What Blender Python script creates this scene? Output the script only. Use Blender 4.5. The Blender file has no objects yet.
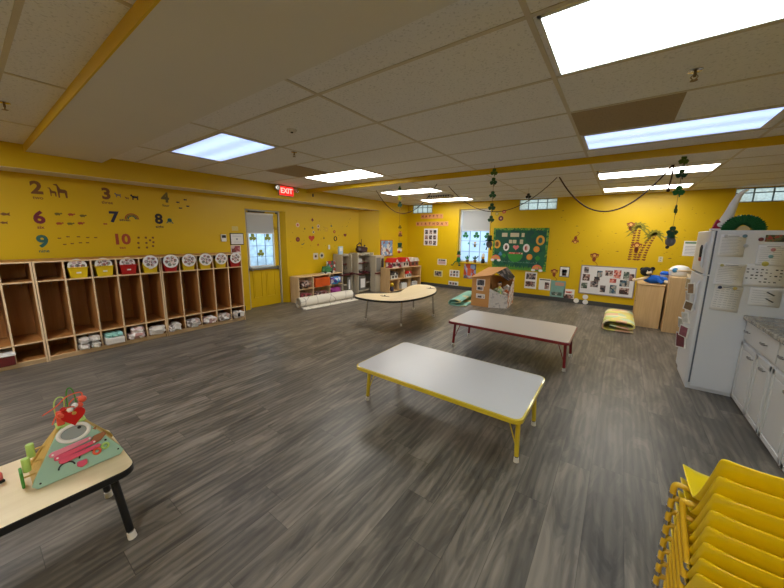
import bpy, bmesh, math, random
from mathutils import Matrix, Vector
PI = math.pi
random.seed(7)
SCN = bpy.context.scene
COL = SCN.collection
# ------------------------------------------------------------------ camera
cam_d = bpy.data.cameras.new('camera'); cam = bpy.data.objects.new('camera', cam_d); COL.objects.link(cam)
CAMR = Vector((.80977,.58656,.01481)); CAMU = Vector((-.11016,.12720,.98574)); CAMF = Vector((-.57632,.79985,-.16762))
m = Matrix((( CAMR.x, CAMU.x, -CAMF.x, 0), (CAMR.y, CAMU.y, -CAMF.y, 0), (CAMR.z, CAMU.z, -CAMF.z, 1.5206), (0,0,0,1)))
cam.matrix_world = m
cam_d.sensor_width = 36; cam_d.lens = 14.299; cam_d.shift_x = -.00206; cam_d.shift_y = -.00715; cam_d.clip_start = .05
SCN.camera = cam
# ------------------------------------------------------------------ world / exposure
w = bpy.data.worlds.new('world'); SCN.world = w; w.use_nodes = True
bg = w.node_tree.nodes['Background']; bg.inputs[0].default_value = (.72, .86, 1, 1); bg.inputs[1].default_value = 2.0
SCN.view_settings.view_transform = 'Standard'; SCN.view_settings.look = 'None'
SCN.view_settings.gamma = 1; SCN.view_settings.use_curve_mapping = False
SCN.view_settings.exposure = 0.28
LAMP = 11.5         # emission of the white ceiling diffusers
# ------------------------------------------------------------------ helpers
def lin(c):
    return tuple(((v/255)/12.92 if v/255 <= .04045 else ((v/255+.055)/1.055)**2.4) for v in c) + (1,)
MATS = {}
def mat(name, rgb, rough=.5, metal=0, spec=.5, var=.08, scale=8, bump=0, bscale=60, emit=0, coat=0):
    """plain painted / plastic / fabric material with a little procedural mottling"""
    if name in MATS: return MATS[name]
    mt = bpy.data.materials.new(name); mt.use_nodes = True; nt = mt.node_tree; N = nt.nodes; L = nt.links
    b = N['Principled BSDF']; b.inputs['Roughness'].default_value = rough; b.inputs['Metallic'].default_value = metal
    b.inputs['Specular IOR Level'].default_value = spec; b.inputs['Coat Weight'].default_value = coat
    c = lin(rgb)
    tc = N.new('ShaderNodeTexCoord')
    no = N.new('ShaderNodeTexNoise'); no.inputs['Scale'].default_value = scale; no.inputs['Detail'].default_value = 3
    L.new(tc.outputs['Object'], no.inputs['Vector'])
    mx = N.new('ShaderNodeMix'); mx.data_type = 'RGBA'
    mx.inputs[6].default_value = tuple(v*(1-var) for v in c[:3])+(1,); mx.inputs[7].default_value = tuple(min(1, v*(1+var)) for v in c[:3])+(1,)
    L.new(no.outputs['Fac'], mx.inputs[0]); L.new(mx.outputs[2], b.inputs['Base Color'])
    if bump:
        n2 = N.new('ShaderNodeTexNoise'); n2.inputs['Scale'].default_value = bscale; L.new(tc.outputs['Object'], n2.inputs['Vector'])
        bp = N.new('ShaderNodeBump'); bp.inputs['Strength'].default_value = bump; bp.inputs['Distance'].default_value = .01
        L.new(n2.outputs['Fac'], bp.inputs['Height']); L.new(bp.outputs['Normal'], b.inputs['Normal'])
    if emit:
        b.inputs['Emission Color'].default_value = c; b.inputs['Emission Strength'].default_value = emit
    MATS[name] = mt; return mt
def wood(name, a, b_, axis='z', rough=.45, sc=1.0):
    if name in MATS: return MATS[name]
    mt = bpy.data.materials.new(name); mt.use_nodes = True; nt = mt.node_tree; N = nt.nodes; L = nt.links
    b = N['Principled BSDF']; b.inputs['Roughness'].default_value = rough
    tc = N.new('ShaderNodeTexCoord'); mp = N.new('ShaderNodeMapping')
    s = {'x': (2, 30, 30), 'y': (30, 2, 30), 'z': (30, 30, 2)}[axis]
    mp.inputs['Scale'].default_value = tuple(v*sc for v in s)
    no = N.new('ShaderNodeTexNoise'); no.inputs['Scale'].default_value = 1; no.inputs['Detail'].default_value = 5; no.inputs['Distortion'].default_value = .6
    rp = N.new('ShaderNodeValToRGB'); rp.color_ramp.elements[0].position = .3; rp.color_ramp.elements[1].position = .7
    rp.color_ramp.elements[0].color = lin(a); rp.color_ramp.elements[1].color = lin(b_)
    L.new(tc.outputs['Object'], mp.inputs[0]); L.new(mp.outputs[0], no.inputs['Vector']); L.new(no.outputs['Fac'], rp.inputs[0]); L.new(rp.outputs[0], b.inputs['Base Color'])
    MATS[name] = mt; return mt
def collage(name, cols, scale=40, seedw=0, rough=.5):
    """printed picture: patches of colour"""
    if name in MATS: return MATS[name]
    mt = bpy.data.materials.new(name); mt.use_nodes = True; nt = mt.node_tree; N = nt.nodes; L = nt.links
    b = N['Principled BSDF']; b.inputs['Roughness'].default_value = rough
    tc = N.new('ShaderNodeTexCoord'); mp = N.new('ShaderNodeMapping'); mp.inputs['Location'].default_value = (seedw, seedw*1.7, seedw*.6)
    vo = N.new('ShaderNodeTexVoronoi'); vo.inputs['Scale'].default_value = scale
    rp = N.new('ShaderNodeValToRGB'); rp.color_ramp.interpolation = 'CONSTANT'
    sp = N.new('ShaderNodeSeparateColor')
    n = len(cols)
    while len(rp.color_ramp.elements) < n: rp.color_ramp.elements.new(.5)
    for i, c in enumerate(cols):
        rp.color_ramp.elements[i].position = i/n; rp.color_ramp.elements[i].color = lin(c)
    L.new(tc.outputs['Object'], mp.inputs[0]); L.new(mp.outputs[0], vo.inputs['Vector']); L.new(vo.outputs['Color'], sp.inputs[0])
    L.new(sp.outputs[0], rp.inputs[0]); L.new(rp.outputs[0], b.inputs['Base Color'])
    MATS[name] = mt; return mt
class MB:
    def __init__(s): s.v = []; s.f = []; s.m = []
    def add(s, vs, fs, mi=0):
        o = len(s.v); s.v += [tuple(v) for v in vs]; s.f += [tuple(i+o for i in f) for f in fs]; s.m += [mi]*len(fs); return s
    def box(s, x0, x1, y0, y1, z0, z1, mi=0):
        return s.add([(x0,y0,z0),(x1,y0,z0),(x1,y1,z0),(x0,y1,z0),(x0,y0,z1),(x1,y0,z1),(x1,y1,z1),(x0,y1,z1)],
                     [(0,3,2,1),(4,5,6,7),(0,1,5,4),(1,2,6,5),(2,3,7,6),(3,0,4,7)], mi)
    def tube(s, pts, r, n=8, mi=0, closed=False, r1=None):
        pts = [Vector(p) for p in pts]; k = len(pts); rings = []
        up = None
        for i, p in enumerate(pts):
            if closed: t = pts[(i+1) % k]-pts[i-1]
            else: t = (pts[min(i+1, k-1)]-pts[max(i-1, 0)])
            t.normalize()
            if up is None:
                up = Vector((0,0,1)) if abs(t.z) < .9 else Vector((1,0,0))
            a = up - t*up.dot(t)
            if a.length < 1e-4: a = t.orthogonal()
            a.normalize(); up = a; b = t.cross(a)
            rr = r if r1 is None else r+(r1-r)*i/(k-1)
            rings.append([p+(a*math.cos(2*PI*j/n)+b*math.sin(2*PI*j/n))*rr for j in range(n)])
        vs = [v for R in rings for v in R]; fs = []
        for i in range(k if closed else k-1):
            for j in range(n):
                a0 = i*n+j; a1 = i*n+(j+1) % n; b0 = ((i+1) % k)*n+j; b1 = ((i+1) % k)*n+(j+1) % n
                fs.append((a0, a1, b1, b0))
        if not closed: fs += [tuple(reversed(range(n))), tuple((k-1)*n+j for j in range(n))]
        return s.add(vs, fs, mi)
    def cyl(s, p0, p1, r, n=16, mi=0, r1=None): return s.tube([p0, p1], r, n, mi, r1=r1)
    def lathe(s, prof, c=(0,0,0), n=20, mi=0, axis='z', close=True):
        vs = []; fs = []; k = len(prof)
        for (r, h) in prof:
            for j in range(n):
                a = 2*PI*j/n; x, y = r*math.cos(a), r*math.sin(a)
                v = (x, y, h) if axis == 'z' else ((x, h, y) if axis == 'y' else (h, x, y))
                vs.append((v[0]+c[0], v[1]+c[1], v[2]+c[2]))
        for i in range(k-1):
            for j in range(n): fs.append((i*n+j, i*n+(j+1) % n, (i+1)*n+(j+1) % n, (i+1)*n+j))
        if close: fs += [tuple(reversed(range(n))), tuple((k-1)*n+j for j in range(n))]
        return s.add(vs, fs, mi)
    def ball(s, c, r, sc=(1,1,1), n=12, mi=0, rot=None):
        vs = []; fs = []; m_ = n//2+1
        for i in range(m_+1):
            th = PI*i/m_
            for j in range(n):
                a = 2*PI*j/n; v = Vector((math.sin(th)*math.cos(a)*r*sc[0], math.sin(th)*math.sin(a)*r*sc[1], math.cos(th)*r*sc[2]))
                if rot: v = rot @ v
                vs.append(v+Vector(c))
        for i in range(m_):
            for j in range(n): fs.append((i*n+j, (i+1)*n+j, (i+1)*n+(j+1) % n, i*n+(j+1) % n))
        return s.add(vs, fs, mi)
    def prism(s, poly, a, b, plane='xz', mi=0):
        """poly extruded from a to b along the third axis"""
        n = len(poly)
        def P(p, t): return {'xz': (p[0], t, p[1]), 'xy': (p[0], p[1], t), 'yz': (t, p[0], p[1])}[plane]
        vs = [P(p, a) for p in poly]+[P(p, b) for p in poly]
        fs = [tuple(range(n)), tuple(reversed(range(n, 2*n)))]+[(i, n+i, n+(i+1) % n, (i+1) % n) for i in range(n)]
        return s.add(vs, fs, mi)
    def obj(s, name, mats, parent=None, loc=None, bevel=0, smooth=True, rz=None, rot=None, seg=2):
        me = bpy.data.meshes.new(name); me.from_pydata(s.v, [], s.f)
        if not isinstance(mats, (list, tuple)): mats = [mats]
        for m_ in mats: me.materials.append(m_)
        me.polygons.foreach_set('material_index', s.m)
        bm = bmesh.new(); bm.from_mesh(me); bmesh.ops.remove_doubles(bm, verts=bm.verts, dist=1e-6)
        bmesh.ops.recalc_face_normals(bm, faces=bm.faces); bm.to_mesh(me); bm.free()
        if smooth: me.shade_smooth(); me.set_sharp_from_angle(angle=.7)
        o = bpy.data.objects.new(name, me); COL.objects.link(o)
        if parent: o.parent = parent
        if loc: o.location = loc
        if rz is not None: o.rotation_euler = (0, 0, rz)
        if rot is not None: o.rotation_euler = rot
        if bevel:
            b = o.modifiers.new('bevel', 'BEVEL'); b.width = bevel; b.segments = seg; b.limit_method = 'ANGLE'; b.angle_limit = .6
        return o
def tag(o, label, cat, group=None):
    o['label'] = label; o['category'] = cat
    if group: o['group'] = group
    return o
def thing(name, label, cat, loc=(0,0,0), rz=0, group=None):
    o = bpy.data.objects.new(name, None); COL.objects.link(o); o.empty_display_size = .05
    o.location = loc; o.rotation_euler = (0, 0, rz); return tag(o, label, cat, group)
def struct(o): o['kind'] = 'structure'; return o
def pieces(name, boxes, m_, parent, bevel=0):
    for b in boxes: o = MB().box(*b).obj(name, m_, parent, bevel=bevel)
    return o
def copytree(o, parent=None):
    c = o.copy(); COL.objects.link(c)
    if parent: c.parent = parent
    for ch in list(o.children): copytree(ch, c)
    return c
def rrect(x0, x1, y0, y1, r, n=5):
    out = []
    for cx, cy, a0 in ((x1-r, y1-r, 0), (x0+r, y1-r, 90), (x0+r, y0+r, 180), (x1-r, y0+r, 270)):
        for i in range(n+1):
            a = math.radians(a0+90*i/n); out.append((cx+r*math.cos(a), cy+r*math.sin(a)))
    return out
def circle(cx, cy, r, n=20, ry=None): return [(cx+r*math.cos(2*PI*i/n), cy+(ry or r)*math.sin(2*PI*i/n)) for i in range(n)]
def text(name, body, size, material, parent=None, loc=(0,0,0), depth=.001, align='CENTER', bold=0, rz=0):
    """lettering standing in the local xz plane, readable from -y"""
    cu = bpy.data.curves.new(name, 'FONT'); cu.body = body; cu.size = size; cu.extrude = depth; cu.align_x = align; cu.align_y = 'CENTER'; cu.offset = bold
    cu.resolution_u = 3
    t = bpy.data.objects.new(name, cu); COL.objects.link(t)
    dg = bpy.context.evaluated_depsgraph_get(); me = bpy.data.meshes.new_from_object(t.evaluated_get(dg))
    bpy.data.objects.remove(t)
    me.transform(Matrix.Rotation(PI/2, 4, 'X')); me.materials.clear(); me.materials.append(material)
    o = bpy.data.objects.new(name, me); COL.objects.link(o); o.location = loc
    if parent: o.parent = parent
    o.rotation_euler = (0, 0, rz)
    return o
# ------------------------------------------------------------------ dimensions
ZC = 2.461; XS = -5.53; XW = -5.92; YB = 8.384; YR = 6.93; DB = 4.462; ZS = 2.2; XE = 3.3; YF = -2.6
TX0 = -.4317; TL = 1.356; TY0 = 1.564; TS = .644
# ------------------------------------------------------------------ surface materials
def wall_mat():
    mt = bpy.data.materials.new('yellow_wall_paint'); mt.use_nodes = True; nt = mt.node_tree; N = nt.nodes; L = nt.links
    b = N['Principled BSDF']; b.inputs['Roughness'].default_value = .42; b.inputs['Specular IOR Level'].default_value = .4
    tc = N.new('ShaderNodeTexCoord'); n1 = N.new('ShaderNodeTexNoise'); n1.inputs['Scale'].default_value = 1.3; n1.inputs['Detail'].default_value = 4
    mx = N.new('ShaderNodeMix'); mx.data_type = 'RGBA'; mx.inputs[6].default_value = lin((205, 168, 5)); mx.inputs[7].default_value = lin((214, 178, 9))
    L.new(tc.outputs['Object'], n1.inputs['Vector']); L.new(n1.outputs['Fac'], mx.inputs[0]); L.new(mx.outputs[2], b.inputs['Base Color'])
    n2 = N.new('ShaderNodeTexNoise'); n2.inputs['Scale'].default_value = 90; L.new(tc.outputs['Object'], n2.inputs['Vector'])
    bp = N.new('ShaderNodeBump'); bp.inputs['Strength'].default_value = .12; bp.inputs['Distance'].default_value = .01
    L.new(n2.outputs['Fac'], bp.inputs['Height']); L.new(bp.outputs['Normal'], b.inputs['Normal'])
    return mt
M_WALL = wall_mat()
def floor_mat():
    mt = bpy.data.materials.new('grey_vinyl_planks'); mt.use_nodes = True; nt = mt.node_tree; N = nt.nodes; L = nt.links
    b = N['Principled BSDF']
    def math_(op, a, c=None):
        n = N.new('ShaderNodeMath'); n.operation = op
        for i, v in enumerate((a, c)):
            if v is None: continue
            if isinstance(v, (int, float)): n.inputs[i].default_value = v
            else: L.new(v, n.inputs[i])
        return n.outputs[0]
    tc = N.new('ShaderNodeTexCoord'); sp = N.new('ShaderNodeSeparateXYZ'); L.new(tc.outputs['Object'], sp.inputs[0])
    X, Y = sp.outputs[0], sp.outputs[1]
    W, LN = .178, 1.22
    xi = math_('FLOOR', math_('DIVIDE', X, W)); fx = math_('FRACT', math_('DIVIDE', X, W))
    wn = N.new('ShaderNodeTexWhiteNoise'); wn.noise_dimensions = '1D'; L.new(xi, wn.inputs['W'])
    yy = math_('ADD', math_('DIVIDE', Y, LN), math_('MULTIPLY', wn.outputs['Value'], 7.0))
    yi = math_('FLOOR', yy); fy = math_('FRACT', yy)
    cb = N.new('ShaderNodeCombineXYZ'); L.new(xi, cb.inputs[0]); L.new(yi, cb.inputs[1])
    w2 = N.new('ShaderNodeTexWhiteNoise'); w2.noise_dimensions = '2D'; L.new(cb.outputs[0], w2.inputs['Vector'])
    # grain coordinates, offset per plank
    gx = math_('ADD', X, math_('MULTIPLY', w2.outputs['Value'], 13.0)); gy = math_('ADD', Y, math_('MULTIPLY', w2.outputs['Value'], 31.0))
    gc = N.new('ShaderNodeCombineXYZ'); L.new(math_('MULTIPLY', gx, 8.0), gc.inputs[0]); L.new(math_('MULTIPLY', gy, 1.6), gc.inputs[1])
    n1 = N.new('ShaderNodeTexNoise'); n1.inputs['Scale'].default_value = 1; n1.inputs['Detail'].default_value = 5; n1.inputs['Distortion'].default_value = 1.2; L.new(gc.outputs[0], n1.inputs['Vector'])
    gf = N.new('ShaderNodeCombineXYZ'); L.new(math_('MULTIPLY', gx, 70.0), gf.inputs[0]); L.new(math_('MULTIPLY', gy, 3.0), gf.inputs[1])
    n2 = N.new('ShaderNodeTexNoise'); n2.inputs['Scale'].default_value = 1; n2.inputs['Detail'].default_value = 4; L.new(gf.outputs[0], n2.inputs['Vector'])
    # cathedral rings
    wv = N.new('ShaderNodeTexWave'); wv.wave_type = 'BANDS'; wv.bands_direction = 'X'; wv.inputs['Scale'].default_value = .9; wv.inputs['Distortion'].default_value = 7; wv.inputs['Detail'].default_value = 2; wv.inputs['Detail Scale'].default_value = .7
    L.new(gc.outputs[0], wv.inputs['Vector'])
    f = math_('ADD', math_('MULTIPLY', n1.outputs['Fac'], .86), math_('MULTIPLY', n2.outputs['Fac'], .20))
    f = math_('ADD', f, math_('MULTIPLY', math_('SUBTRACT', w2.outputs['Value'], .5), .09))
    f = math_('ADD', f, math_('MULTIPLY', math_('SUBTRACT', wv.outputs['Fac'], .5), .1))
    f = math_('ADD', f, math_('MULTIPLY', math_('SINE', math_('MULTIPLY', n1.outputs['Fac'], 60.0)), .026))
    rp = N.new('ShaderNodeValToRGB'); e = rp.color_ramp.elements
    e[0].position = .29; e[0].color = lin((65, 61, 55)); e[1].position = .76; e[1].color = lin((136, 127, 115))
    q = e.new(.5); q.color = lin((96, 90, 82))
    L.new(f, rp.inputs[0])
    # seams
    sx = math_('LESS_THAN', math_('MINIMUM', fx, math_('SUBTRACT', 1, fx)), .008); sy = math_('LESS_THAN', math_('MINIMUM', fy, math_('SUBTRACT', 1, fy)), .0012)
    sm = math_('MAXIMUM', sx, sy)
    mx = N.new('ShaderNodeMix'); mx.data_type = 'RGBA'; L.new(math_('MULTIPLY', sm, .55), mx.inputs[0]); L.new(rp.outputs[0], mx.inputs[6]); mx.inputs[7].default_value = lin((50, 46, 42))
    L.new(mx.outputs[2], b.inputs['Base Color'])
    L.new(math_('ADD', math_('MULTIPLY', n2.outputs['Fac'], .18), .30), b.inputs['Roughness'])
    b.inputs['Specular IOR Level'].default_value = .45
    bp = N.new('ShaderNodeBump'); bp.inputs['Strength'].default_value = .12; bp.inputs['Distance'].default_value = .004
    L.new(math_('SUBTRACT', n2.outputs['Fac'], math_('MULTIPLY', sm, 1.5)), bp.inputs['Height']); L.new(bp.outputs['Normal'], b.inputs['Normal'])
    return mt
def tile_mat(name, base, spots=True):
    mt = bpy.data.materials.new(name); mt.use_nodes = True; nt = mt.node_tree; N = nt.nodes; L = nt.links
    b = N['Principled BSDF']; b.inputs['Roughness'].default_value = .9; b.inputs['Specular IOR Level'].default_value = .15
    tc = N.new('ShaderNodeTexCoord'); vo = N.new('ShaderNodeTexNoise'); vo.inputs['Scale'].default_value = 70; vo.inputs['Detail'].default_value = 2
    rp = N.new('ShaderNodeValToRGB'); e = rp.color_ramp.elements; e[0].position = .33; e[0].color = lin(tuple(int(v*.90) for v in base)); e[1].position = .42; e[1].color = lin(base)
    L.new(tc.outputs['Object'], vo.inputs['Vector']); L.new(vo.outputs['Fac'], rp.inputs[0]); L.new(rp.outputs[0], b.inputs['Base Color'])
    bp = N.new('ShaderNodeBump'); bp.inputs['Strength'].default_value = .25; bp.inputs['Distance'].default_value = .004
    L.new(vo.outputs['Fac'], bp.inputs['Height']); L.new(bp.outputs['Normal'], b.inputs['Normal'])
    return mt
M_TILE = tile_mat('ceiling_tile', (226, 225, 224))
M_TILEBROWN = tile_mat('aged_ceiling_tile', (164, 146, 118))
M_DRY = mat('drywall_paint', (214, 211, 204), .8, bump=.05, bscale=120, var=.03, scale=2)
M_GRID = mat('ceiling_grid_metal', (196, 186, 165), .5)
M_BASE = mat('charcoal_baseboard', (62, 62, 60), .6)
M_WHITE = mat('white_paint', (225, 224, 220), .45)
M_PAPER = mat('white_paper', (226, 224, 222), .7, var=.03)
M_BLACK = mat('black_plastic', (22, 22, 23), .4)
M_CHROME = mat('chrome', (205, 205, 205), .18, metal=1)
M_MAPLE = wood('maple', (212, 182, 142), (228, 202, 164), 'z')
M_MAPLEX = wood('maple_edge', (210, 178, 134), (228, 200, 158), 'x')
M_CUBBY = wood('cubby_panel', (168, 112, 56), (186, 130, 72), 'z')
M_PLY = wood('birch_ply', (196, 160, 112), (212, 178, 130), 'z')
def frosted(name, rgb, scale):
    mt = bpy.data.materials.new(name); mt.use_nodes = True; nt = mt.node_tree; N = nt.nodes; L = nt.links
    N.remove(N['Principled BSDF']); out = N['Material Output']
    tc = N.new('ShaderNodeTexCoord'); no = N.new('ShaderNodeTexVoronoi'); no.inputs['Scale'].default_value = scale
    mx = N.new('ShaderNodeMix'); mx.data_type = 'RGBA'; c = lin(rgb); mx.inputs[6].default_value = c; mx.inputs[7].default_value = tuple(v*.72 for v in c[:3])+(1,)
    tr = N.new('ShaderNodeBsdfTranslucent'); gl = N.new('ShaderNodeBsdfGlossy'); gl.inputs['Roughness'].default_value = .2; ms = N.new('ShaderNodeMixShader'); ms.inputs[0].default_value = .06
    L.new(tc.outputs['Object'], no.inputs['Vector']); L.new(no.outputs['Distance'], mx.inputs[0]); L.new(mx.outputs[2], tr.inputs[0])
    L.new(tr.outputs[0], ms.inputs[1]); L.new(gl.outputs[0], ms.inputs[2]); L.new(ms.outputs[0], out.inputs[0]); return mt
M_GLASSBLOCK = frosted('glass_block_pane', (240, 250, 250), 28)
M_PANE = frosted('frosted_window_film', (222, 236, 248), 2)
M_DOORPANE = frosted('door_window_film', (222, 238, 248), 14)
def shade_mat():
    mt = bpy.data.materials.new('roller_shade_fabric'); mt.use_nodes = True; nt = mt.node_tree; N = nt.nodes; L = nt.links
    b = N['Principled BSDF']; b.inputs['Roughness'].default_value = .8; out = N['Material Output']
    tc = N.new('ShaderNodeTexCoord'); no = N.new('ShaderNodeTexNoise'); no.inputs['Scale'].default_value = 200
    mx = N.new('ShaderNodeMix'); mx.data_type = 'RGBA'; mx.inputs[6].default_value = lin((190, 192, 194)); mx.inputs[7].default_value = lin((206, 208, 208))
    L.new(tc.outputs['Object'], no.inputs['Vector']); L.new(no.outputs['Fac'], mx.inputs[0]); L.new(mx.outputs[2], b.inputs['Base Color'])
    tr = N.new('ShaderNodeBsdfTranslucent'); L.new(mx.outputs[2], tr.inputs[0]); ms = N.new('ShaderNodeMixShader'); ms.inputs[0].default_value = .25
    L.new(b.outputs[0], ms.inputs[1]); L.new(tr.outputs[0], ms.inputs[2]); L.new(ms.outputs[0], out.inputs[0]); return mt
M_SHADE = shade_mat()
# ------------------------------------------------------------------ shell
def slab(name, m_, x0, x1, y0, y1, z0, z1, kind=True):
    o = MB().box(x0, x1, y0, y1, z0, z1).obj(name, m_, smooth=False)
    return struct(o)
slab('floor', floor_mat(), XW-.5, XE+.1, YF-.1, YB+.3, -.08, 0)
def holed(a0, a1, z0, z1, holes, t0, t1, axis):
    """wall slab in (a, z) with rectangular openings"""
    mb = MB(); As = sorted({a0, a1, *[h[0] for h in holes], *[h[1] for h in holes]}); Zs = sorted({z0, z1, *[h[2] for h in holes], *[h[3] for h in holes]})
    for i in range(len(As)-1):
        for j in range(len(Zs)-1):
            ca, cz = (As[i]+As[i+1])/2, (Zs[j]+Zs[j+1])/2
            if any(h[0] < ca < h[1] and h[2] < cz < h[3] for h in holes): continue
            if axis == 'x': mb.box(As[i], As[i+1], t0, t1, Zs[j], Zs[j+1])
            else: mb.box(t0, t1, As[i], As[i+1], Zs[j], Zs[j+1])
    return mb
ZT = ZC+.06
WIN = (-3.80, -2.90, .80, 2.27)
GB = [(-5.35, -4.67, 2.20, ZC-.012), (-2.18, -1.33, 2.19, ZC-.012), (1.58, 2.75, 2.20, ZC-.012)]
struct(holed(XS-.5, XE, 0, ZT, [WIN]+GB, YB, YB+.25, 'x').obj('wall_back', M_WALL, smooth=False))
DOOR = (3.24, 4.19, 0, 1.985)
struct(holed(YF, 6.52, 0, ZT, [DOOR], XW-.3, XW, 'y').obj('wall_left', M_WALL, smooth=False))
struct(MB().prism([(XW-.02, 6.50), (XS, YR), (XS, YB+.01), (XW-.3, YB+.01), (XW-.3, 6.50)], 0, ZT, 'xy').obj('wall_left_rear', M_WALL, smooth=False))
struct(MB().box(XW, XS, YF, YR+.02, ZS, ZT).obj('wall_left_soffit', [M_WALL], smooth=False))
struct(MB().box(XW, XS-.002, YF, YR-.0, ZS-.004, ZS).obj('trim_1', M_DRY, smooth=False))
slab('wall_right_rear', M_WALL, XE, XE+.1, YF, YB+.1, 0, ZT)
slab('wall_right', M_WALL, 1.74, 1.84, YF, 4.95, 0, ZT)
slab('wall_front', M_WALL, XW, XE, YF-.1, YF, 0, ZT)
# ceiling: tiles, dropped drywall band, dropped header
slab('ceiling', M_TILE, XW, XE, YF, YB+.2, ZC, ZC+.12)
g = MB()
k = -4
while TX0+k*TL < XE:
    x = TX0+k*TL
    if x > XS: g.box(x-.012, x+.012, YF, YB, ZC-.004, ZC)
    k += 1
k = -7
while TY0+k*TS < YB:
    y = TY0+k*TS; g.box(XS, XE, y-.012, y+.012, ZC-.0035, ZC); k += 1
struct(g.obj('trim_2', M_GRID, smooth=False))
struct(MB().box(XS, XE, .565, 1.21, ZC-.073, ZC-.001).obj('ceiling_band', M_DRY, smooth=False))
struct(MB().box(XS, XE, .556, .566, ZC-.075, ZC-.001).obj('trim_3', M_WALL, smooth=False))
struct(MB().box(XS, XE, DB, DB+.02, ZC-.078, ZC-.001).obj('trim_4', M_WALL, smooth=False))
# baseboards
struct(MB().box(XW, XW+.012, YF, DOOR[0]-.06, 0, .1).box(XW, XW+.012, DOOR[1]+.06, 6.45, 0, .1).obj('baseboard_left', M_BASE, bevel=.003))
struct(MB().box(XS, XE, YB-.012, YB, 0, .1).obj('baseboard_back', M_BASE, bevel=.003))
# brown tiles in the grid
for n, (x0, x1, y0) in enumerate(((TX0, TX0+TL/2, TY0+2*TS), (TX0-3*TL, TX0-2.45*TL, TY0+2*TS))):
    o = MB().box(x0+.012, x1-.012, y0+.012, y0+TS-.012, ZC-.006, ZC-.0005).obj('ceiling_tile', M_TILEBROWN, smooth=False)
    tag(o, ['brown aged ceiling tile in front of the bluish light at the right', 'brown aged ceiling tile beside the light above the exit sign'][n], 'ceiling tile')
# ------------------------------------------------------------------ ceiling lights
def lamp_mat(name, rgb, strength, streak):
    mt = bpy.data.materials.new(name); mt.use_nodes = True; nt = mt.node_tree; N = nt.nodes; L = nt.links
    b = N['Principled BSDF']; b.inputs['Roughness'].default_value = .3; b.inputs['Base Color'].default_value = lin((230, 230, 230))
    tc = N.new('ShaderNodeTexCoord'); sp = N.new('ShaderNodeSeparateXYZ'); L.new(tc.outputs['Object'], sp.inputs[0])
    w_ = N.new('ShaderNodeMath'); w_.operation = 'MULTIPLY'; w_.inputs[1].default_value = 2*PI/.30; L.new(sp.outputs[1], w_.inputs[0])
    c = N.new('ShaderNodeMath'); c.operation = 'COSINE'; L.new(w_.outputs[0], c.inputs[0])
    m1 = N.new('ShaderNodeMath'); m1.operation = 'MULTIPLY_ADD'; m1.inputs[1].default_value = -strength*streak; m1.inputs[2].default_value = strength; L.new(c.outputs[0], m1.inputs[0])
    b.inputs['Emission Color'].default_value = lin(rgb); L.new(m1.outputs[0], b.inputs['Emission Strength']); return mt
ML_W = lamp_mat('diffuser_white', (222, 240, 240), 8.0, .05)
ML_WARM = lamp_mat('diffuser_warm_white', (255, 252, 244), LAMP, .15)
ML_B = lamp_mat('diffuser_bluish', (162, 192, 255), 1.25, .18)
ML_R = lamp_mat('diffuser_added_fill', (250, 252, 255), LAMP*1.9, .1)  # stronger emission for the two added fill panels behind the camera
lights = [
 (0, TY0, 1.25, .60, ML_W, 'largest ceiling light panel, at the top right of the photo, greenish white'),
 (0, TY0+3*TS, 1.25, .56, ML_B, 'bluish ceiling light panel behind the brown tile at the right'),
 (-3, TY0, 1.25, .60, ML_B, 'bluish ceiling light panel at the left, above the coat cubbies'),
 (-3, TY0+3*TS, 1.25, .60, ML_WARM, 'white ceiling light panel near the exit sign, in front of the yellow header'),
 (0, 5.60, 1.30, .53, ML_WARM, 'nearer of the two white ceiling panels on the right behind the yellow header'),
 (0, 7.31, 1.28, .53, ML_WARM, 'farther of the two white ceiling panels on the right behind the yellow header'),
 (-3, 5.60, 1.30, .53, ML_WARM, 'nearer of the two white ceiling panels on the left behind the yellow header'),
 (-3, 7.31, 1.30, .53, ML_WARM, 'farther white ceiling panel by the small glass block window over the birthday poster'),
 (-3, -.9, 1.25, .58, ML_R, 'added white fill light panel, unseen behind the viewer on the left'),  # added out of view to brighten the left wall and cubbies
 (0, -1.5, 1.25, .58, ML_R, 'added white fill light panel, unseen behind the viewer on the right')]  # added out of view, lights the chair backs from behind the camera
for (ix, y, L_, W_, m_, lab) in lights:
    x0 = TX0+ix*TL+.03
    if ix == -3: x0 = TX0-3*TL+(TL-L_)-.03
    if y == TY0: x0 = x0
    t = thing('ceiling_light', lab, 'ceiling light', (x0+L_/2, y+.02+W_/2, ZC), group='recessed ceiling light panels')
    a, b = L_/2, W_/2
    MB().box(-a, a, -b, -b+.014, -.008, 0).box(-a, a, b-.014, b, -.008, 0).box(-a, -a+.014, -b, b, -.008, 0).box(a-.014, a, -b, b, -.008, 0).obj('frame', M_WHITE, t)
    MB().box(-a+.013, a-.013, -b+.013, b-.013, -.004, -.0005).obj('diffuser', m_, t, smooth=False)
def sprinkler(x, y, lab, z=ZC):
    t = thing('sprinkler_head', lab, 'sprinkler', (x, y, z))
    MB().lathe([(.034, 0), (.034, -.004), (.02, -.008)]).obj('escutcheon', M_CHROME, t)
    MB().cyl((0,0,0), (0,0,-.035), .007).tube([(-.004,0,-.02),(-.016,0,-.035),(-.003,0,-.052)], .003).tube([(.004,0,-.02),(.016,0,-.035),(.003,0,-.052)], .003).lathe([(.017,-.052),(.017,-.055)]).obj('nozzle', mat('brass', (120, 100, 70), .35, metal=1), t)
sprinkler(.23, 2.55, 'sprinkler head beside the largest ceiling light panel')
sprinkler(-3.86, .33, 'sprinkler head in the ceiling at the far left of the photo')
sprinkler(-3.2, 2.42, 'sprinkler head just behind the bluish light above the cubbies')
sprinkler(-.38, 5.43, 'sprinkler head between the two white lights at the right rear')
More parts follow.
